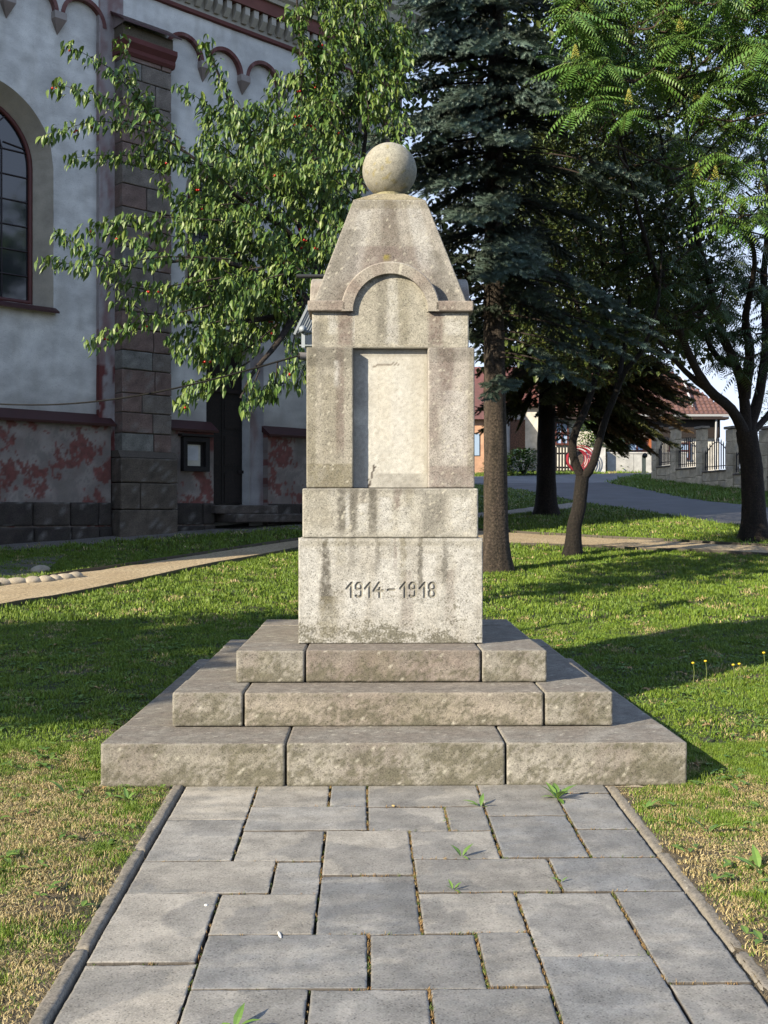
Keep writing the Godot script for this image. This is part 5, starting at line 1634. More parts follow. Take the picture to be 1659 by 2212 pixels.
func shade_trees() -> void:
	# trees outside the frame whose shade lies on the lawn and whose crowns the church window mirrors; the tallest are added to block low sky off the church
	var r := RandomNumberGenerator.new()
	r.seed = 606
	var list := [[-13.3, 1.0, 8.6, 3.1, "linden tree left of the lawn, casting shade across the grass"], [-19.5, -2.5, 10.0, 3.0, "tall linden tree behind another linden left of the lawn"], [14.0, -9.0, 10.0, 3.6, "linden tree behind the viewer, right of the paved path"], [19.0, 3.0, 11.0, 4.2, "added unseen linden by the road end, right of the paved path"], [7.0, -10.0, 11.0, 4.2, "added unseen linden behind the viewer, close to the foot of the paved path"], [22.0, 10.0, 11.0, 4.2, "added unseen linden across the road, right of the stone fence"]]
	for q in list:
		var base := on_ground(q[0], q[1])
		var t := thing("linden_tree", q[4], "tree", Vector3.ZERO, "linden trees round the lawn")
		var h: float = q[2]
		trunk(t, base, [base + Vector3(0, h * 0.2, 0), base + Vector3(0.1, h * 0.4, 0.1), base + Vector3(0, h * 0.8, 0)], 0.22, 0.05, Color(0.06, 0.045, 0.035), 20)
		for k in 7:
			var a := k * 2.4
			var o := base + Vector3(0, h * (0.3 + 0.07 * k), 0)
			limb(t, "limb", [o, o + Vector3(cos(a) * q[3] * 0.4, 0.5, sin(a) * q[3] * 0.4), o + Vector3(cos(a) * q[3] * 0.85, 0.9, sin(a) * q[3] * 0.85)], 0.07, 0.02, M.bark, Color(0.06, 0.045, 0.035), 90 + k)
		var xf := []
		var cols := []
		for i in 260:
			var a := r.randf() * TAU
			var b := acos(r.randf_range(-1, 1))
			var rr := pow(r.randf(), 0.33)
			var c := base + Vector3(0, h * 0.64, 0) + Vector3(sin(b) * cos(a) * q[3], cos(b) * h * 0.36, sin(b) * sin(a) * q[3]) * rr
			for j in 26:
				var o := c + Vector3(r.randf_range(-1, 1), r.randf_range(-0.7, 0.7), r.randf_range(-1, 1)) * 0.45
				var out_ := Vector3(r.randf_range(-1, 1), r.randf_range(-0.8, 0.3), r.randf_range(-1, 1)).normalized()
				xf.append(Transform3D(fan_leaf(Vector3.UP, out_).scaled_local(Vector3.ONE * r.randf_range(0.8, 1.3)), o))
				cols.append(Color(0.04, 0.085, 0.018).lerp(Color(0.08, 0.13, 0.03), r.randf()))
		scatter("leaves", leaf_mesh(0.27, 0.22, 0.2, 0.2), M.leaf, xf, cols, t)

# ---------------------------------------------------------------- village beyond the road
func make_village() -> void:
	house()
	stone_fence()
	far_houses()

func house() -> void:
	var d0 := 58.0
	var g := gy(13.0, d0)
	var h := thing("village_house", "white house with a brown-red tiled hip roof across the road", "house", Vector3(0, 0, 0))
	var x0 := 8.6
	var x1 := 17.5
	put("wall", MB_box(Vector3((x0 + x1) * 0.5, g + 1.4, -d0 - 4.0), Vector3(x1 - x0, 3.6, 7.8), Color(0.68, 0.67, 0.63)), M.plaster, h)
	# tiled roof: wavy courses that step over one another
	var mb := MB.new()
	var ey := 6.55
	var ry := 10.3
	var rows := 20
	for k in rows:
		var f0 := float(k) / rows
		var f1 := float(k + 1) / rows
		var ya := lerpf(ey, ry, f0)
		var yb := lerpf(ey, ry, f1) + 0.02
		var za := -d0 + 0.55 - 4.6 * f0
		var zb := -d0 + 0.55 - 4.6 * f1
		var la := x0 - 0.5
		var ra := lerpf(x1 + 0.45, x1 - 2.9, f0)
		var n_ := 150
		var c := Color(0.15, 0.078, 0.064) * lerpf(0.9, 1.1, absf(sin(k * 7.3)))
		for i in n_:
			var xa := lerpf(la, ra, float(i) / n_)
			var xb := lerpf(la, ra, float(i + 1) / n_)
			var wa := 0.035 * sin(xa * 26.0)
			var wb := 0.035 * sin(xb * 26.0)
			mb.quad(Vector3(xa, ya + wa + 0.05, za + 0.02), Vector3(xb, ya + wb + 0.05, za + 0.02), Vector3(xb, yb + wb, zb), Vector3(xa, yb + wa, zb), c)
			mb.quad(Vector3(xa, ya - 0.02, za + 0.02), Vector3(xb, ya - 0.02, za + 0.02), Vector3(xb, ya + wb + 0.05, za + 0.02), Vector3(xa, ya + wa + 0.05, za + 0.02), c * 0.8)
	mb.tri(Vector3(x1 + 0.45, ey, -d0 + 0.55), Vector3(x1 + 0.45, ey, -d0 - 8.6), Vector3(x1 - 2.9, ry + 0.02, -d0 - 4.05), Color(0.16, 0.065, 0.05))
	mb.quad(Vector3(x1 + 0.45, ey, -d0 - 8.6), Vector3(x0 - 0.5, ey, -d0 - 8.6), Vector3(x0 - 0.5, ry, -d0 - 4.05), Vector3(x1 - 2.9, ry, -d0 - 4.05), Color(0.16, 0.065, 0.05))
	put("roof", mb.mesh(), M.paint, h)
	put("gutter", MB_box(Vector3((x0 + x1) * 0.5, ey - 0.06, -d0 + 0.62), Vector3(x1 - x0 + 0.9, 0.11, 0.13), Color(0.30, 0.31, 0.33)), M.metal, h)
	put("soffit", MB_box(Vector3((x0 + x1) * 0.5, ey - 0.2, -d0 + 0.3), Vector3(x1 - x0 + 0.6, 0.12, 0.75), Color(0.04, 0.022, 0.018)), M.wood, h)
	# timber-dark upper band and framed windows
	put("timber_band", MB_box(Vector3(15.55, ey - 0.7, -d0 + 0.06), Vector3(3.9, 0.95, 0.2), Color(0.028, 0.016, 0.014)), M.wood, h)
	var k := 0
	for q in [[9.28, 5.6, 0.62, 1.1], [13.2, 4.7, 1.0, 0.8], [15.4, 4.7, 1.0, 0.8]]:
		var w := Node3D.new()
		w.name = "window" if k == 0 else "window_%03d" % k
		h.add_child(w)
		w.position = Vector3(q[0], q[1], -d0 - 0.02)
		k += 1
		put("pane", MB_box(Vector3(0, 0, 0.0), Vector3(q[2], q[3], 0.04), Color(0.3, 0.42, 0.65)), M.pane, w)
		var f := MB.new()
		for s in [-1, 0, 1]:
			f.box(Vector3(s * q[2] * 0.5, 0, 0.05), Vector3(0.08, q[3] + 0.16, 0.1), Color(0.10, 0.03, 0.02))
			f.box(Vector3(0, s * q[3] * 0.5, 0.052), Vector3(q[2] + 0.16, 0.08, 0.1), Color(0.10, 0.03, 0.02))
		put("frame", f.mesh(), M.paint, w)
	put("door", MB_box(Vector3(13.75, 4.4, -d0 + 0.02), Vector3(0.45, 1.9, 0.1), Color(0.36, 0.11, 0.04)), M.paint, h)
	var dp := MB.new()
	dp.tube([Vector3(x1 - 0.3, ey - 0.1, -d0 + 0.5), Vector3(x1 - 0.3, g, -d0 + 0.25)], [0.06, 0.06], 6, Color(0.35, 0.37, 0.4))
	dp.tube([Vector3(15.95, ry - 1.4, -d0 - 1.6), Vector3(15.95, ey + 0.4, -d0 + 0.6)], [0.05, 0.05], 6, Color(0.5, 0.52, 0.55))
	put("downpipe", dp.mesh(), M.metal, h)

func stone_fence() -> void:
	# low wall with pillars and iron rails, climbing along the road
	var root := thing("garden_fence", "stone fence with pillars and black iron rail panels along the road", "fence", Vector3.ZERO)
	var posts := [Vector2(11.65, 47.5), Vector2(11.95, 45.5), Vector2(12.36, 43.2), Vector2(12.79, 40.8), Vector2(13.28, 38.6), Vector2(13.81, 36.4), Vector2(14.4, 34.0)]
	var sc := Color(0.60, 0.49, 0.34)
	for k in posts.size():
		var p: Vector2 = posts[k]
		var q: Vector2 = posts[mini(k + 1, posts.size() - 1)] if k < posts.size() - 1 else p * 2.0 - posts[k - 1]
		var dir := (q - p).normalized()
		var pitch := p.distance_to(q)
		var bs := Basis(Vector3(dir.x, 0, -dir.y), Vector3.UP, Vector3(dir.y, 0, dir.x))
		var y := gy(p.x, p.y) - 0.05
		var cap_y := y + 2.25
		for j in 5:
			put("pillar_block", stone(Vector3(0.52, 0.445, 0.26), 0.015, 0.2, 500 + k * 5 + j, far_stone_color.bind(sc * (0.9 + 0.05 * ((k * 3 + j) % 5)), k * 5 + j), 0.8), M.stone_far, root, Transform3D(bs, Vector3(p.x, y + 0.22 + j * 0.45, -p.y)))
		put("pillar_cap", stone(Vector3(0.64, 0.1, 0.36), 0.015, 0.2, 540 + k, far_stone_color.bind(Color(0.30, 0.25, 0.19), k), 0.5), M.stone_far, root, Transform3D(bs, Vector3(p.x, cap_y + 0.06, -p.y)))
		if k == posts.size() - 1: continue
		var m := p + dir * pitch * 0.5
		var ym := gy(m.x, m.y)
		var wl := pitch - 0.52
		for j in 2:
			for i in 3:
				var o := bs * Vector3((i - 1) * wl / 3.0, 0, 0)
				put("wall_block", stone(Vector3(wl / 3.0 - 0.01, 0.34, 0.22), 0.012, 0.2, 560 + k * 6 + j * 3 + i, far_stone_color.bind(sc * (0.85 + 0.06 * ((k + i + j) % 4)), k + i * 7 + j), 0.8), M.stone_far, root, Transform3D(bs, Vector3(m.x, ym + 0.08 + j * 0.35, -m.y) + o))
		put("wall_cap", stone(Vector3(wl, 0.06, 0.3), 0.012, 0.3, 600 + k, far_stone_color.bind(Color(0.2, 0.165, 0.13), k), 0.5), M.stone_far, root, Transform3D(bs, Vector3(m.x, ym + 0.635, -m.y)))
		var panel := Node3D.new()
		panel.name = "rail_panel" if k == 0 else "rail_panel_%03d" % k
		root.add_child(panel)
		panel.transform = Transform3D(bs, Vector3(m.x, ym + 0.68, -m.y))
		var iron := Color(0.012, 0.011, 0.013)
		var nb := 11
		for i in nb:
			var f := float(i) / (nb - 1)
			var x := lerpf(-wl * 0.47, wl * 0.47, f)
			var top := 0.7 + 0.45 * sin(PI * f)
			var t := MB.new()
			t.tube([Vector3(x, 0.02, 0), Vector3(x, top, 0), Vector3(x, top + 0.1, 0)], [0.024, 0.024, 0.002], 5, iron)
			put("bar", t.mesh(), M.metal, panel)
		var rl := MB.new()
		rl.box(Vector3(0, 0.14, 0), Vector3(wl, 0.03, 0.03), iron)
		var arc := []
		var rad := []
		for i in 13:
			arc.append(Vector3(lerpf(-wl * 0.48, wl * 0.48, i / 12.0), 0.6 + 0.45 * sin(PI * i / 12.0), 0))
			rad.append(0.018)
		rl.tube(arc, rad, 5, iron)
		put("rail", rl.mesh(), M.metal, panel)

func far_houses() -> void:
	# low white garden wall, shed with a hose coil, gate, hedge and neighbours' houses
	var gw := thing("garden_wall", "low pale concrete garden wall at the end of the road", "wall", Vector3.ZERO)
	for k in 3:
		var x := 12.0 + k * 1.35
		put("panel", MB_box(Vector3(x, gy(x, 56.5) + 0.42, -56.5), Vector3(1.33, 1.15, 0.25), Color(0.44, 0.45, 0.45)), M.plaster, gw)
	put("coping", MB_box(Vector3(13.35, gy(13.3, 56.5) + 1.02, -56.5), Vector3(4.1, 0.07, 0.34), Color(0.5, 0.5, 0.5)), M.plaster, gw)
	var sh := thing("white_shed", "small white cupboard beside the picket gate with a hose on it", "shed", Vector3.ZERO)
	var gs := gy(10.3, 55.8)
	put("body", MB_box(Vector3(10.5, gs + 0.62, -56.2), Vector3(1.25, 1.35, 0.8), Color(0.56, 0.57, 0.58)), M.plaster, sh)
	put("door", MB_box(Vector3(9.75, gs + 0.55, -56.0), Vector3(0.5, 1.2, 0.5), Color(0.17, 0.13, 0.11)), M.wood, sh)
	var hs := thing("hose_coil", "coiled pink-red hose hanging in front of the white cupboard", "hose", Vector3(9.55, gs + 0.72, -55.6))
	for k in 7:
		var m := MB.new()
		var pts := []
		var rad := []
		for i in 25:
			var a := TAU * i / 24.0
			var e := 0.5 + 0.03 * k
			pts.append(Vector3(cos(a) * e + 0.05 * k, sin(a) * e * 0.95 - 0.03 * (k % 3), 0.03 * k))
			rad.append(0.026)
		m.tube(pts, rad, 5, Color(0.26, 0.03, 0.045))
		put("turn", m.mesh(), M.rubber, hs)
	var gt := thing("picket_gate", "dark wooden picket gate between the hedge and the white cupboard", "gate", Vector3.ZERO)
	var gg := gy(8.8, 55.5)
	for k in 9:
		put("picket", MB_box(Vector3(8.15 + k * 0.15, gg + 0.65, -55.5), Vector3(0.085, 1.3 + 0.06 * (k % 2), 0.03), Color(0.02, 0.018, 0.017)), M.wood, gt)
	for k in 2: put("rail", MB_box(Vector3(8.75, gg + 0.3 + k * 0.7, -55.54), Vector3(1.4, 0.09, 0.04), Color(0.02, 0.018, 0.017)), M.wood, gt)
	var nbh := thing("far_house", "white house end with brown shutters behind the hedge", "house", Vector3.ZERO)
	put("wall", MB_box(Vector3(6.2, 4.9, -62.0), Vector3(4.6, 4.6, 5.0), Color(0.62, 0.62, 0.60)), M.plaster, nbh)
	put("shutter", MB_box(Vector3(7.15, 5.5, -59.46), Vector3(0.8, 1.9, 0.08), Color(0.24, 0.12, 0.075)), M.wood, nbh)
	put("window", MB_box(Vector3(5.4, 5.6, -59.46), Vector3(0.9, 1.3, 0.06), Color(0.3, 0.42, 0.6)), M.pane, nbh)
	var nr := MB.new()
	nr.prism(PackedVector2Array([Vector2(-59.1, 7.15), Vector2(-65.0, 7.15), Vector2(-62.0, 9.6)]), -8.8, -3.7, Basis(Vector3(0, 0, 1), Vector3.UP, Vector3(-1, 0, 0)), Vector3.ZERO, Color(0.17, 0.07, 0.055))
	put("roof", nr.mesh(), M.paint, nbh)
	var or_ := thing("peach_house", "peach-coloured house front glimpsed behind the spruce trunk", "house", Vector3.ZERO)
	put("wall", MB_box(Vector3(3.2, 4.6, -58.0), Vector3(4.4, 3.2, 4.0), Color(0.55, 0.33, 0.22)), M.plaster, or_)
	put("window", MB_box(Vector3(4.4, 4.9, -55.97), Vector3(0.8, 1.1, 0.06), Color(0.3, 0.4, 0.55)), M.pane, or_)
	var pr := MB.new()
	pr.prism(PackedVector2Array([Vector2(-55.6, 6.15), Vector2(-60.4, 6.15), Vector2(-58.0, 8.2)]), -5.6, -0.8, Basis(Vector3(0, 0, 1), Vector3.UP, Vector3(-1, 0, 0)), Vector3.ZERO, Color(0.15, 0.07, 0.055))
	put("roof", pr.mesh(), M.paint, or_)
	# roadside marker post
	var mp := thing("marker_post", "pale roadside post with a black disc before the stone fence", "post", on_ground(12.0, 51.3))
	put("post", MB_box(Vector3(0, 0.5, 0), Vector3(0.16, 1.0, 0.12), Color(0.5, 0.47, 0.3)), M.paint, mp)
	var ds := MB.new()
	ds.tube([Vector3(0.03, 0.98, 0.06), Vector3(0.03, 0.98, 0.1)], [0.12, 0.12], 12, Color(0.01, 0.01, 0.01))
	put("disc", ds.mesh(), M.metal, mp)
	# hedge and bushes
	var r := RandomNumberGenerator.new()
	r.seed = 808
	var hedges := [[6.6, 52.6, 0.95, 1.25, "clipped green hedge at the road edge behind the conifer"], [5.5, 53.0, 0.8, 1.0, "loose green shrub at the left end of the clipped hedge"], [10.6, 57.0, 0.9, 2.6, "light green bush rising behind the white cupboard"], [12.0, 57.3, 0.9, 2.5, "round bush behind the garden wall beside the orange door"], [24.0, 66.0, 2.6, 6.0, "tall green bush beyond the tiled house"], [-1.5, 56.0, 3.0, 4.5, "big bush closing the road end behind the memorial"], [20.5, 52.0, 1.8, 4.0, "green bush inside the garden behind the stone fence"]]
	var lm := leaf_mesh(0.14, 0.08, 0.2, 0.1)
	for q in hedges:
		var base := on_ground(q[0], q[1])
		var t := thing("bush", q[4], "bush", Vector3.ZERO, "bushes beyond the road")
		var xf := []
		var cols := []
		var st := MB.new()
		for k in 6:
			var a := k * 1.05
			st.tube([base, base + Vector3(cos(a) * q[2] * 0.5, q[3] * 0.7, sin(a) * q[2] * 0.5)], [0.04, 0.012], 5, Color(0.05, 0.04, 0.03))
		put("stems", st.mesh(), M.bark, t)
		for i in int(1500 * minf(q[2], 2.5)):
			var a := r.randf() * TAU
			var rr: float = q[2] * pow(r.randf(), 0.4)
			var hh := pow(r.randf(), 0.75)
			var k := 1.0 - 0.45 * hh * hh + 0.2 * n1.get_noise_2d(a * 100.0, hh * 60.0)
			var o := base + Vector3(cos(a) * rr * k, hh * q[3], sin(a) * rr * k)
			var out_ := Vector3(cos(a), r.randf_range(-0.5, 0.8), sin(a)).normalized()
			xf.append(Transform3D(fan_leaf(Vector3.UP, out_).scaled_local(Vector3.ONE * r.randf_range(0.8, 1.5)), o))
			cols.append(Color(0.04, 0.10, 0.02).lerp(Color(0.10, 0.16, 0.03), r.randf()))
		scatter("leaves", lm, M.leaf, xf, cols, t)

# ---------------------------------------------------------------- small things
func make_small_things() -> void:
	var r := RandomNumberGenerator.new()
	r.seed = 909
	# floodlight on a mast behind the memorial
	var fl := thing("floodlight", "grey floodlight on a pipe arm peeping out behind the memorial", "floodlight", Vector3.ZERO)
	var grey := Color(0.23, 0.26, 0.29)
	var mast := MB.new()
	var mb_ := on_ground(-0.3, 9.95)
	mast.tube([mb_, Vector3(-0.3, 3.55, -9.95)], [0.04, 0.035], 10, grey)
	put("mast", mast.mesh(), M.metal, fl)
	var arm := MB.new()
	var e0 := at(646, 769, 9.75)
	var ax := (e0 - Vector3(-0.3, e0.y, -9.95)).normalized()
	arm.tube([Vector3(-0.3, e0.y, -9.95), e0], [0.034, 0.034], 14, Color(0.20, 0.19, 0.19))
	put("pipe_arm", arm.mesh(), M.metal, fl)
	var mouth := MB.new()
	mouth.tube([e0 + ax * 0.002, e0 + ax * 0.004], [0.028, 0.028], 14, Color(0.01, 0.008, 0.01))  # near-black disc painted in for the shade inside the open pipe
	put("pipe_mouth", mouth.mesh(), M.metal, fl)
	put("shelf", MB_box(at(672, 748, 9.8), Vector3(0.2, 0.012, 0.12), grey), M.metal, fl)
	var hb := MB.new()
	var pa := at(640, 722, 9.75)
	var pb := at(666, 668, 9.75)
	var mid := (pa + pb) * 0.5
	var along := (pb - pa).normalized()
	var nrm := Vector3(along.y, -along.x, 0)
	var bs := Basis(along, Vector3(0, 0, 1).cross(along).normalized(), Vector3(0, 0, 1))
	hb.box(mid, Vector3(pa.distance_to(pb) + 0.04, 0.02, 0.22), grey, bs)
	# housing narrows away from the front rim
	for k in 6:
		var f := k / 6.0
		hb.box(mid + nrm * (0.015 + 0.02 * k), Vector3((0.24 - 0.15 * f), 0.022, 0.2 * (1.0 - 0.5 * f)), grey * 0.85, bs)
	put("housing", hb.mesh(), M.metal, fl)
	var br := MB.new()
	br.box(at(655, 732, 9.62), Vector3(0.03, 0.15, 0.008), Color(0.30, 0.34, 0.38))
	br.tube([at(654, 712, 9.64), at(654, 712, 9.58)], [0.036, 0.03], 12, Color(0.26, 0.30, 0.34))
	put("bracket", br.mesh(), M.metal, fl)
	var cross := MB.new()
	cross.tube([at(640, 597, 9.9), at(720, 597, 9.95)], [0.02, 0.02], 8, Color(0.03, 0.028, 0.03))
	put("cross_bar", cross.mesh(), M.metal, fl)
	# overhead cable
	var cb := MB.new()
	var pts := []
	var rad := []
	var ca := at(-260, 838, 13.0)
	var cz := at(700, 752, 9.95)
	for i in 33:
		var f := i / 32.0
		pts.append(ca.lerp(cz, f) + Vector3(0, -0.34 * sin(PI * f), 0))
		rad.append(0.009)
	cb.tube(pts, rad, 6, Color(0.012, 0.012, 0.014))
	tag(put("cable", cb.mesh(), M.rubber), "black cable slung across to the floodlight mast", "cable")
	# pale boulders that edge the gravel on the far left
	var k := 0
	for q in [[0, 1262, 0.3], [35, 1258, 0.3], [70, 1252, 0.24], [96, 1246, 0.2], [118, 1244, 0.17], [140, 1238, 0.22], [160, 1236, 0.2], [88, 1228, 0.26], [-40, 1268, 0.3]]:
		var d := 15.3 + k * 0.13 if k < 7 else (16.9 if k == 7 else 14.9)
		var p := at(q[0], q[1], d)
		p.y = gy(p.x, d) + 0.03
		var mb := MB.new()
		mb.ball(Vector3.ZERO, Vector3(q[2] * 0.62, 0.075, 0.12), 14, 9, Color.WHITE)
		for i in mb.v.size():
			mb.v[i] *= 1.0 + 0.25 * n1.get_noise_3dv(mb.v[i] * 60.0 + Vector3(k * 20.0, 0, 0))
			mb.c[i] = Color(0.46, 0.40, 0.31) * (1.0 + 0.4 * n1.get_noise_3dv(mb.v[i] * 100.0 + Vector3(0, k, 0)))
		var bo := put("boulder", mb.mesh(), M.stone, null, Transform3D(Basis(Vector3.UP, r.randf_range(0.5, 0.9)), p))
		tag(bo, "pale rounded edging stone between the gravel path and the dark pebble bed", "stone", "edging stones of the gravel path")
		k += 1
	# dark pebble bed in the shade of the church
	var bed := strip([Vector2(-9.5, 14.2), Vector2(-7.2, 17.4), Vector2(-5.6, 19.6)], [Vector2(-8.0, 12.9), Vector2(-5.9, 15.0), Vector2(-5.05, 16.4)], 0.02, Color(0.16, 0.145, 0.13), Color(0.24, 0.215, 0.19))
	put("pebble_bed", bed, M.gravel).set_meta("kind", "structure")
	# pebble strip along the foot of the church
	var cs := []
	var cn := []
	for t in [-10.0, -7.0, -4.0, -1.0, 2.0, 5.5]:
		var o := Vector2(-3.537 + 0.714 * t, 25.0 + 0.700 * t)
		cs.append(o + Vector2(0.700, -0.714) * 0.1)
		cn.append(o + Vector2(0.700, -0.714) * (1.2 if t < 0 else 2.2))
	put("pebble_strip", strip(cs, cn, 0.025, Color(0.22, 0.20, 0.175), Color(0.30, 0.27, 0.235)), M.gravel).set_meta("kind", "structure")

	# weeds that grow in the joints and beside the path
	var wl := leaf_mesh(0.115, 0.036, 0.3, 0.35)
	var ws := [[1038, 1742, 5, 1.0, "leafy dandelion in the joint close under the lowest step"], [1203, 1725, 9, 1.25, "big leafy dandelion in the joint close under the lowest step"], [997, 1850, 4, 0.8, "thin-leaved weed in a joint halfway down the paved path"], [979, 1922, 5, 0.45, "tiny weed in a cross joint of the paved path"], [1212, 1905, 3, 0.6, "sparse weed at a joint near the right kerb"], [505, 2225, 5, 0.9, "upright dark-leaved weed in a joint near the left kerb"], [967, 1772, 3, 0.5, "small sprig in the joint under the dandelion"],
		[1530, 1800, 5, 1.2, "broad-leaved weed in the dry grass right of the path"], [1640, 1880, 6, 1.3, "clump of long-leaved weed in dry grass beyond the right kerb"], [1395, 1750, 5, 0.8, "small weed beside the right kerb near the step"], [142, 1715, 5, 1.1, "green weed in the dry grass left of the lowest step"], [275, 1728, 6, 0.9, "low weed on bare soil by the left end of the step"]]
	for q in ws:
		var d: float = 2400.0 * 1.721 * 1.0435 / 1.0435 / (q[1] - 1018.0)
		var p := at(q[0], q[1], d)
		p.y = -0.0367 * (6.083 - d) + 0.002
		var w := thing("weed", q[4], "weed", p)
		for i in q[2]:
			var a: float = TAU * i / q[2] + r.randf_range(-0.9, 0.9)
			var out_ := Vector3(cos(a), r.randf_range(0.1, 1.8), sin(a)).normalized()
			var m := r.randf_range(0.35, 0.95) * float(q[3])
			put("leaf", wl, M.weed_leaf if i % 2 else M.weed_leaf2, w, Transform3D(fan_leaf(Vector3.UP, out_).scaled_local(Vector3.ONE * m), Vector3(cos(a) * 0.006, 0, sin(a) * 0.006)))
	# yellow hawkbits on tall stalks
	for q in [[1497, 1432, 1478], [1524, 1428, 1462], [1584, 1436, 1460], [1597, 1434, 1455], [1650, 1410, 1440]]:
		var d := 8.75
		var top := at(q[0], q[1], d)
		var f := thing("hawkbit", "tall thin stalk with a small yellow flower on the lawn edge", "flower", Vector3(top.x, gy(top.x, d), -d), "yellow flowers on tall stalks right of the steps")
		var hgt := top.y - gy(top.x, d)
		var st := MB.new()
		st.tube([Vector3.ZERO, Vector3(0.01, hgt * 0.6, 0), Vector3(0.0, hgt, 0)], [0.003, 0.0026, 0.002], 5, Color(0.13, 0.17, 0.05))
		put("stalk", st.mesh(), M.grass, f)
		var fm := MB.new()
		fm.ball(Vector3(0, hgt, 0), Vector3(0.013, 0.009, 0.013), 8, 5, Color(0.6, 0.42, 0.02))
		put("flower_head", fm.mesh(), M.grass, f)
	# bird dropping and bits of litter on the slabs
	for q in [[604, 2020, 0.035, 0.006, "white bird dropping on a grey slab"], [445, 1956, 0.012, 0.008, "white crumb of a bird dropping near the left kerb"], [850, 1741, 0.016, 0.009, "dry tan leaf scrap lying on a joint below the steps"]]:
		var d: float = 2400.0 * 1.721 / (q[1] - 1018.0)
		var p := at(q[0], q[1], d)
		p.y = -0.0367 * (6.083 - d) + 0.004
		var mb := MB.new()
		mb.ball(Vector3.ZERO, Vector3(q[3], 0.003, q[2]), 10, 6, Color(0.62, 0.61, 0.58) if q[1] > 1800 else Color(0.5, 0.36, 0.15))
		tag(put("dropping" if q[1] > 1800 else "dry_leaf", mb.mesh(), M.grass, null, Transform3D(Basis(Vector3.UP, 0.25), p)), q[4], "litter")

# ---------------------------------------------------------------- grass
func tuft(n_: int, hgt: float, wid: float, spread: float, seed_: int) -> ArrayMesh:
	var mb := MB.new()
	var r := RandomNumberGenerator.new()
	r.seed = seed_
	for i in n_:
		var a := r.randf() * TAU
		var o := Vector3(cos(a), 0, sin(a)) * spread * sqrt(r.randf())
		var l := Vector3(r.randf_range(-1, 1), 0, r.randf_range(-1, 1)) * 0.7
		var h := hgt * r.randf_range(0.55, 1.1)
		var s := Vector3(sin(a * 3.0), 0, cos(a * 3.0)) * wid * 0.5
		var p1 := o + Vector3(0, h * 0.55, 0) + l * h * 0.25
		var p2 := o + Vector3(0, h * 0.9, 0) + l * h * 0.8
		var c := Color.WHITE * r.randf_range(0.75, 1.2)
		mb.quad(o - s, o + s, p1 + s * 0.8, p1 - s * 0.8, c)
		mb.tri(p1 - s * 0.8, p1 + s * 0.8, p2, c)
	return mb.mesh()

func on_lawn(x: float, d: float) -> bool:
	if d < 6.2 and x > -1.17 + 0.0176 * (6.08 - d) and x < 1.29 + 0.0176 * (6.08 - d): return false
	if d > 6.05 and d < 9.62 and absf(x - 0.036) < 1.62: return false
	var p := Vector2(x, d)
	for poly in [gravel_poly, branch_poly, road_poly, old_road_poly]:
		if Geometry2D.is_point_in_polygon(p, poly): return false
	# the church stands here
	var s := (x + 3.537) * 0.700 - (d - 25.0) * 0.714
	if s < 1.0 and x < 1.5: return false
	return true

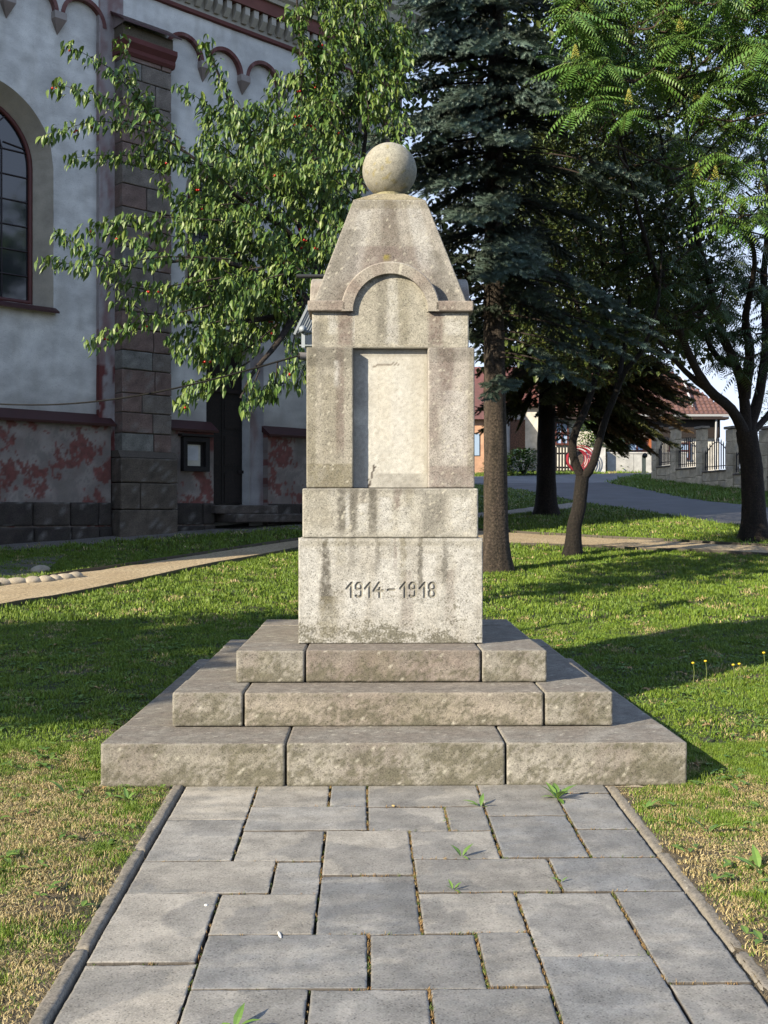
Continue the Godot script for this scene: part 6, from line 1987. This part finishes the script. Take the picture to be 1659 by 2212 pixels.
func make_grass() -> void:
	var r := RandomNumberGenerator.new()
	r.seed = 1010
	var zones := [[2.8, 7.0, -3.1, 3.1, 3400.0, 0], [7.0, 12.0, -5.0, 5.0, 800.0, 1], [12.0, 20.0, -7.5, 8.0, 260.0, 2], [20.0, 34.0, -8.0, 12.5, 90.0, 3], [34.0, 58.0, -4.0, 22.0, 30.0, 4]]
	var sizes := [[11, 0.028, 0.003, 0.032], [11, 0.034, 0.006, 0.045], [11, 0.05, 0.010, 0.075], [11, 0.08, 0.018, 0.14], [12, 0.15, 0.03, 0.24]]
	for z in zones:
		var xf := []
		var cols := []
		var count := int((z[1] - z[0]) * (z[3] - z[2]) * z[4])
		for i in count:
			var d := r.randf_range(z[0], z[1])
			var x := r.randf_range(z[2], z[3])
			if not on_lawn(x, d): continue
			# dry and thin beside the paved path, lush further off
			var near_path := clampf(1.0 - (absf(x - 0.05) - 1.2) / 1.3, 0, 1) * clampf((7.4 - d) / 1.6, 0, 1)
			var front := clampf((7.0 - d) / 1.4, 0, 1)
			var no := n1.get_noise_2d(x * 26.0, d * 26.0)
			var no2 := n2.get_noise_2d(x * 110.0, d * 110.0)
			var dry := clampf(0.72 * front + 0.4 * near_path + no * 1.2 + no2 * 0.8 - 0.3, 0, 1)
			if d > 9.0: dry = clampf(0.9 * no + 0.4 * no2 - 0.15, 0, 0.5)
			if near_path > 0.8 and r.randf() < 0.3 + 0.8 * no: continue
			var g := r.randf()
			var green := Color(0.08, 0.16, 0.010).lerp(Color(0.155, 0.225, 0.018), g)
			var straw := Color(0.34, 0.265, 0.12).lerp(Color(0.45, 0.37, 0.19), g)
			var c := straw if r.randf() < dry * 0.85 else green
			var sc := r.randf_range(0.6, 1.25) * (1.0 - 0.3 * dry) * (1.0 + 0.7 * n2.get_noise_2d(x * 45.0, d * 45.0 + 300.0))
			if r.randf() < 0.012: sc *= 1.8
			if z[5] == 4 and x < 8.0: sc *= 0.5
			if z[5] == 3 and r.randf() < 0.3: continue
			var b := Basis(Vector3.UP, r.randf() * TAU).rotated(Vector3(1, 0, 0), r.randf_range(-0.3, 0.3) * (1.0 + dry))
			xf.append(Transform3D(b.scaled_local(Vector3(1.0 + 0.4 * dry, sc, 1.0 + 0.4 * dry)), on_ground(x, d, -0.004)))
			cols.append(c * r.randf_range(0.85, 1.15))
		var q: Array = sizes[z[5]]
		tag(scatter("lawn_grass", tuft(q[0], q[1], q[2], q[3], 5 + z[5]), M.grass, xf, cols), ["short mown grass dry and straw-coloured beside the paved path", "short green lawn around the memorial steps", "green lawn between the memorial and the gravel path", "lawn between the gravel path and the road", "long grass on the verges beyond the road"][z[5]], "grass", "", "stuff")
	# low broad leaves and dead bits mixed into the turf
	var xf := []
	var cols := []
	for i in 5200:
		var d := r.randf_range(3.0, 11.0)
		var x := r.randf_range(-4.5, 4.8)
		if not on_lawn(x, d): continue
		if n1.get_noise_2d(x * 40.0, d * 40.0 + 50.0) < 0.06: continue
		var c := Color(0.06, 0.13, 0.02).lerp(Color(0.11, 0.18, 0.03), r.randf())
		if r.randf() < 0.08: c = Color(0.30, 0.19, 0.08)
		for k in 3:
			var a := r.randf() * TAU
			var out_ := Vector3(cos(a), r.randf_range(-0.05, 0.6), sin(a)).normalized()
			xf.append(Transform3D(fan_leaf(Vector3.UP, out_).scaled_local(Vector3.ONE * r.randf_range(0.6, 1.5)), on_ground(x, d, 0.022)))
			cols.append(c)
	tag(scatter("lawn_herbs", leaf_mesh(0.042, 0.022, 0.3, 0.3), M.grass, xf, cols), "small broad leaves of clover and plantain in the turf", "herbs", "", "stuff")
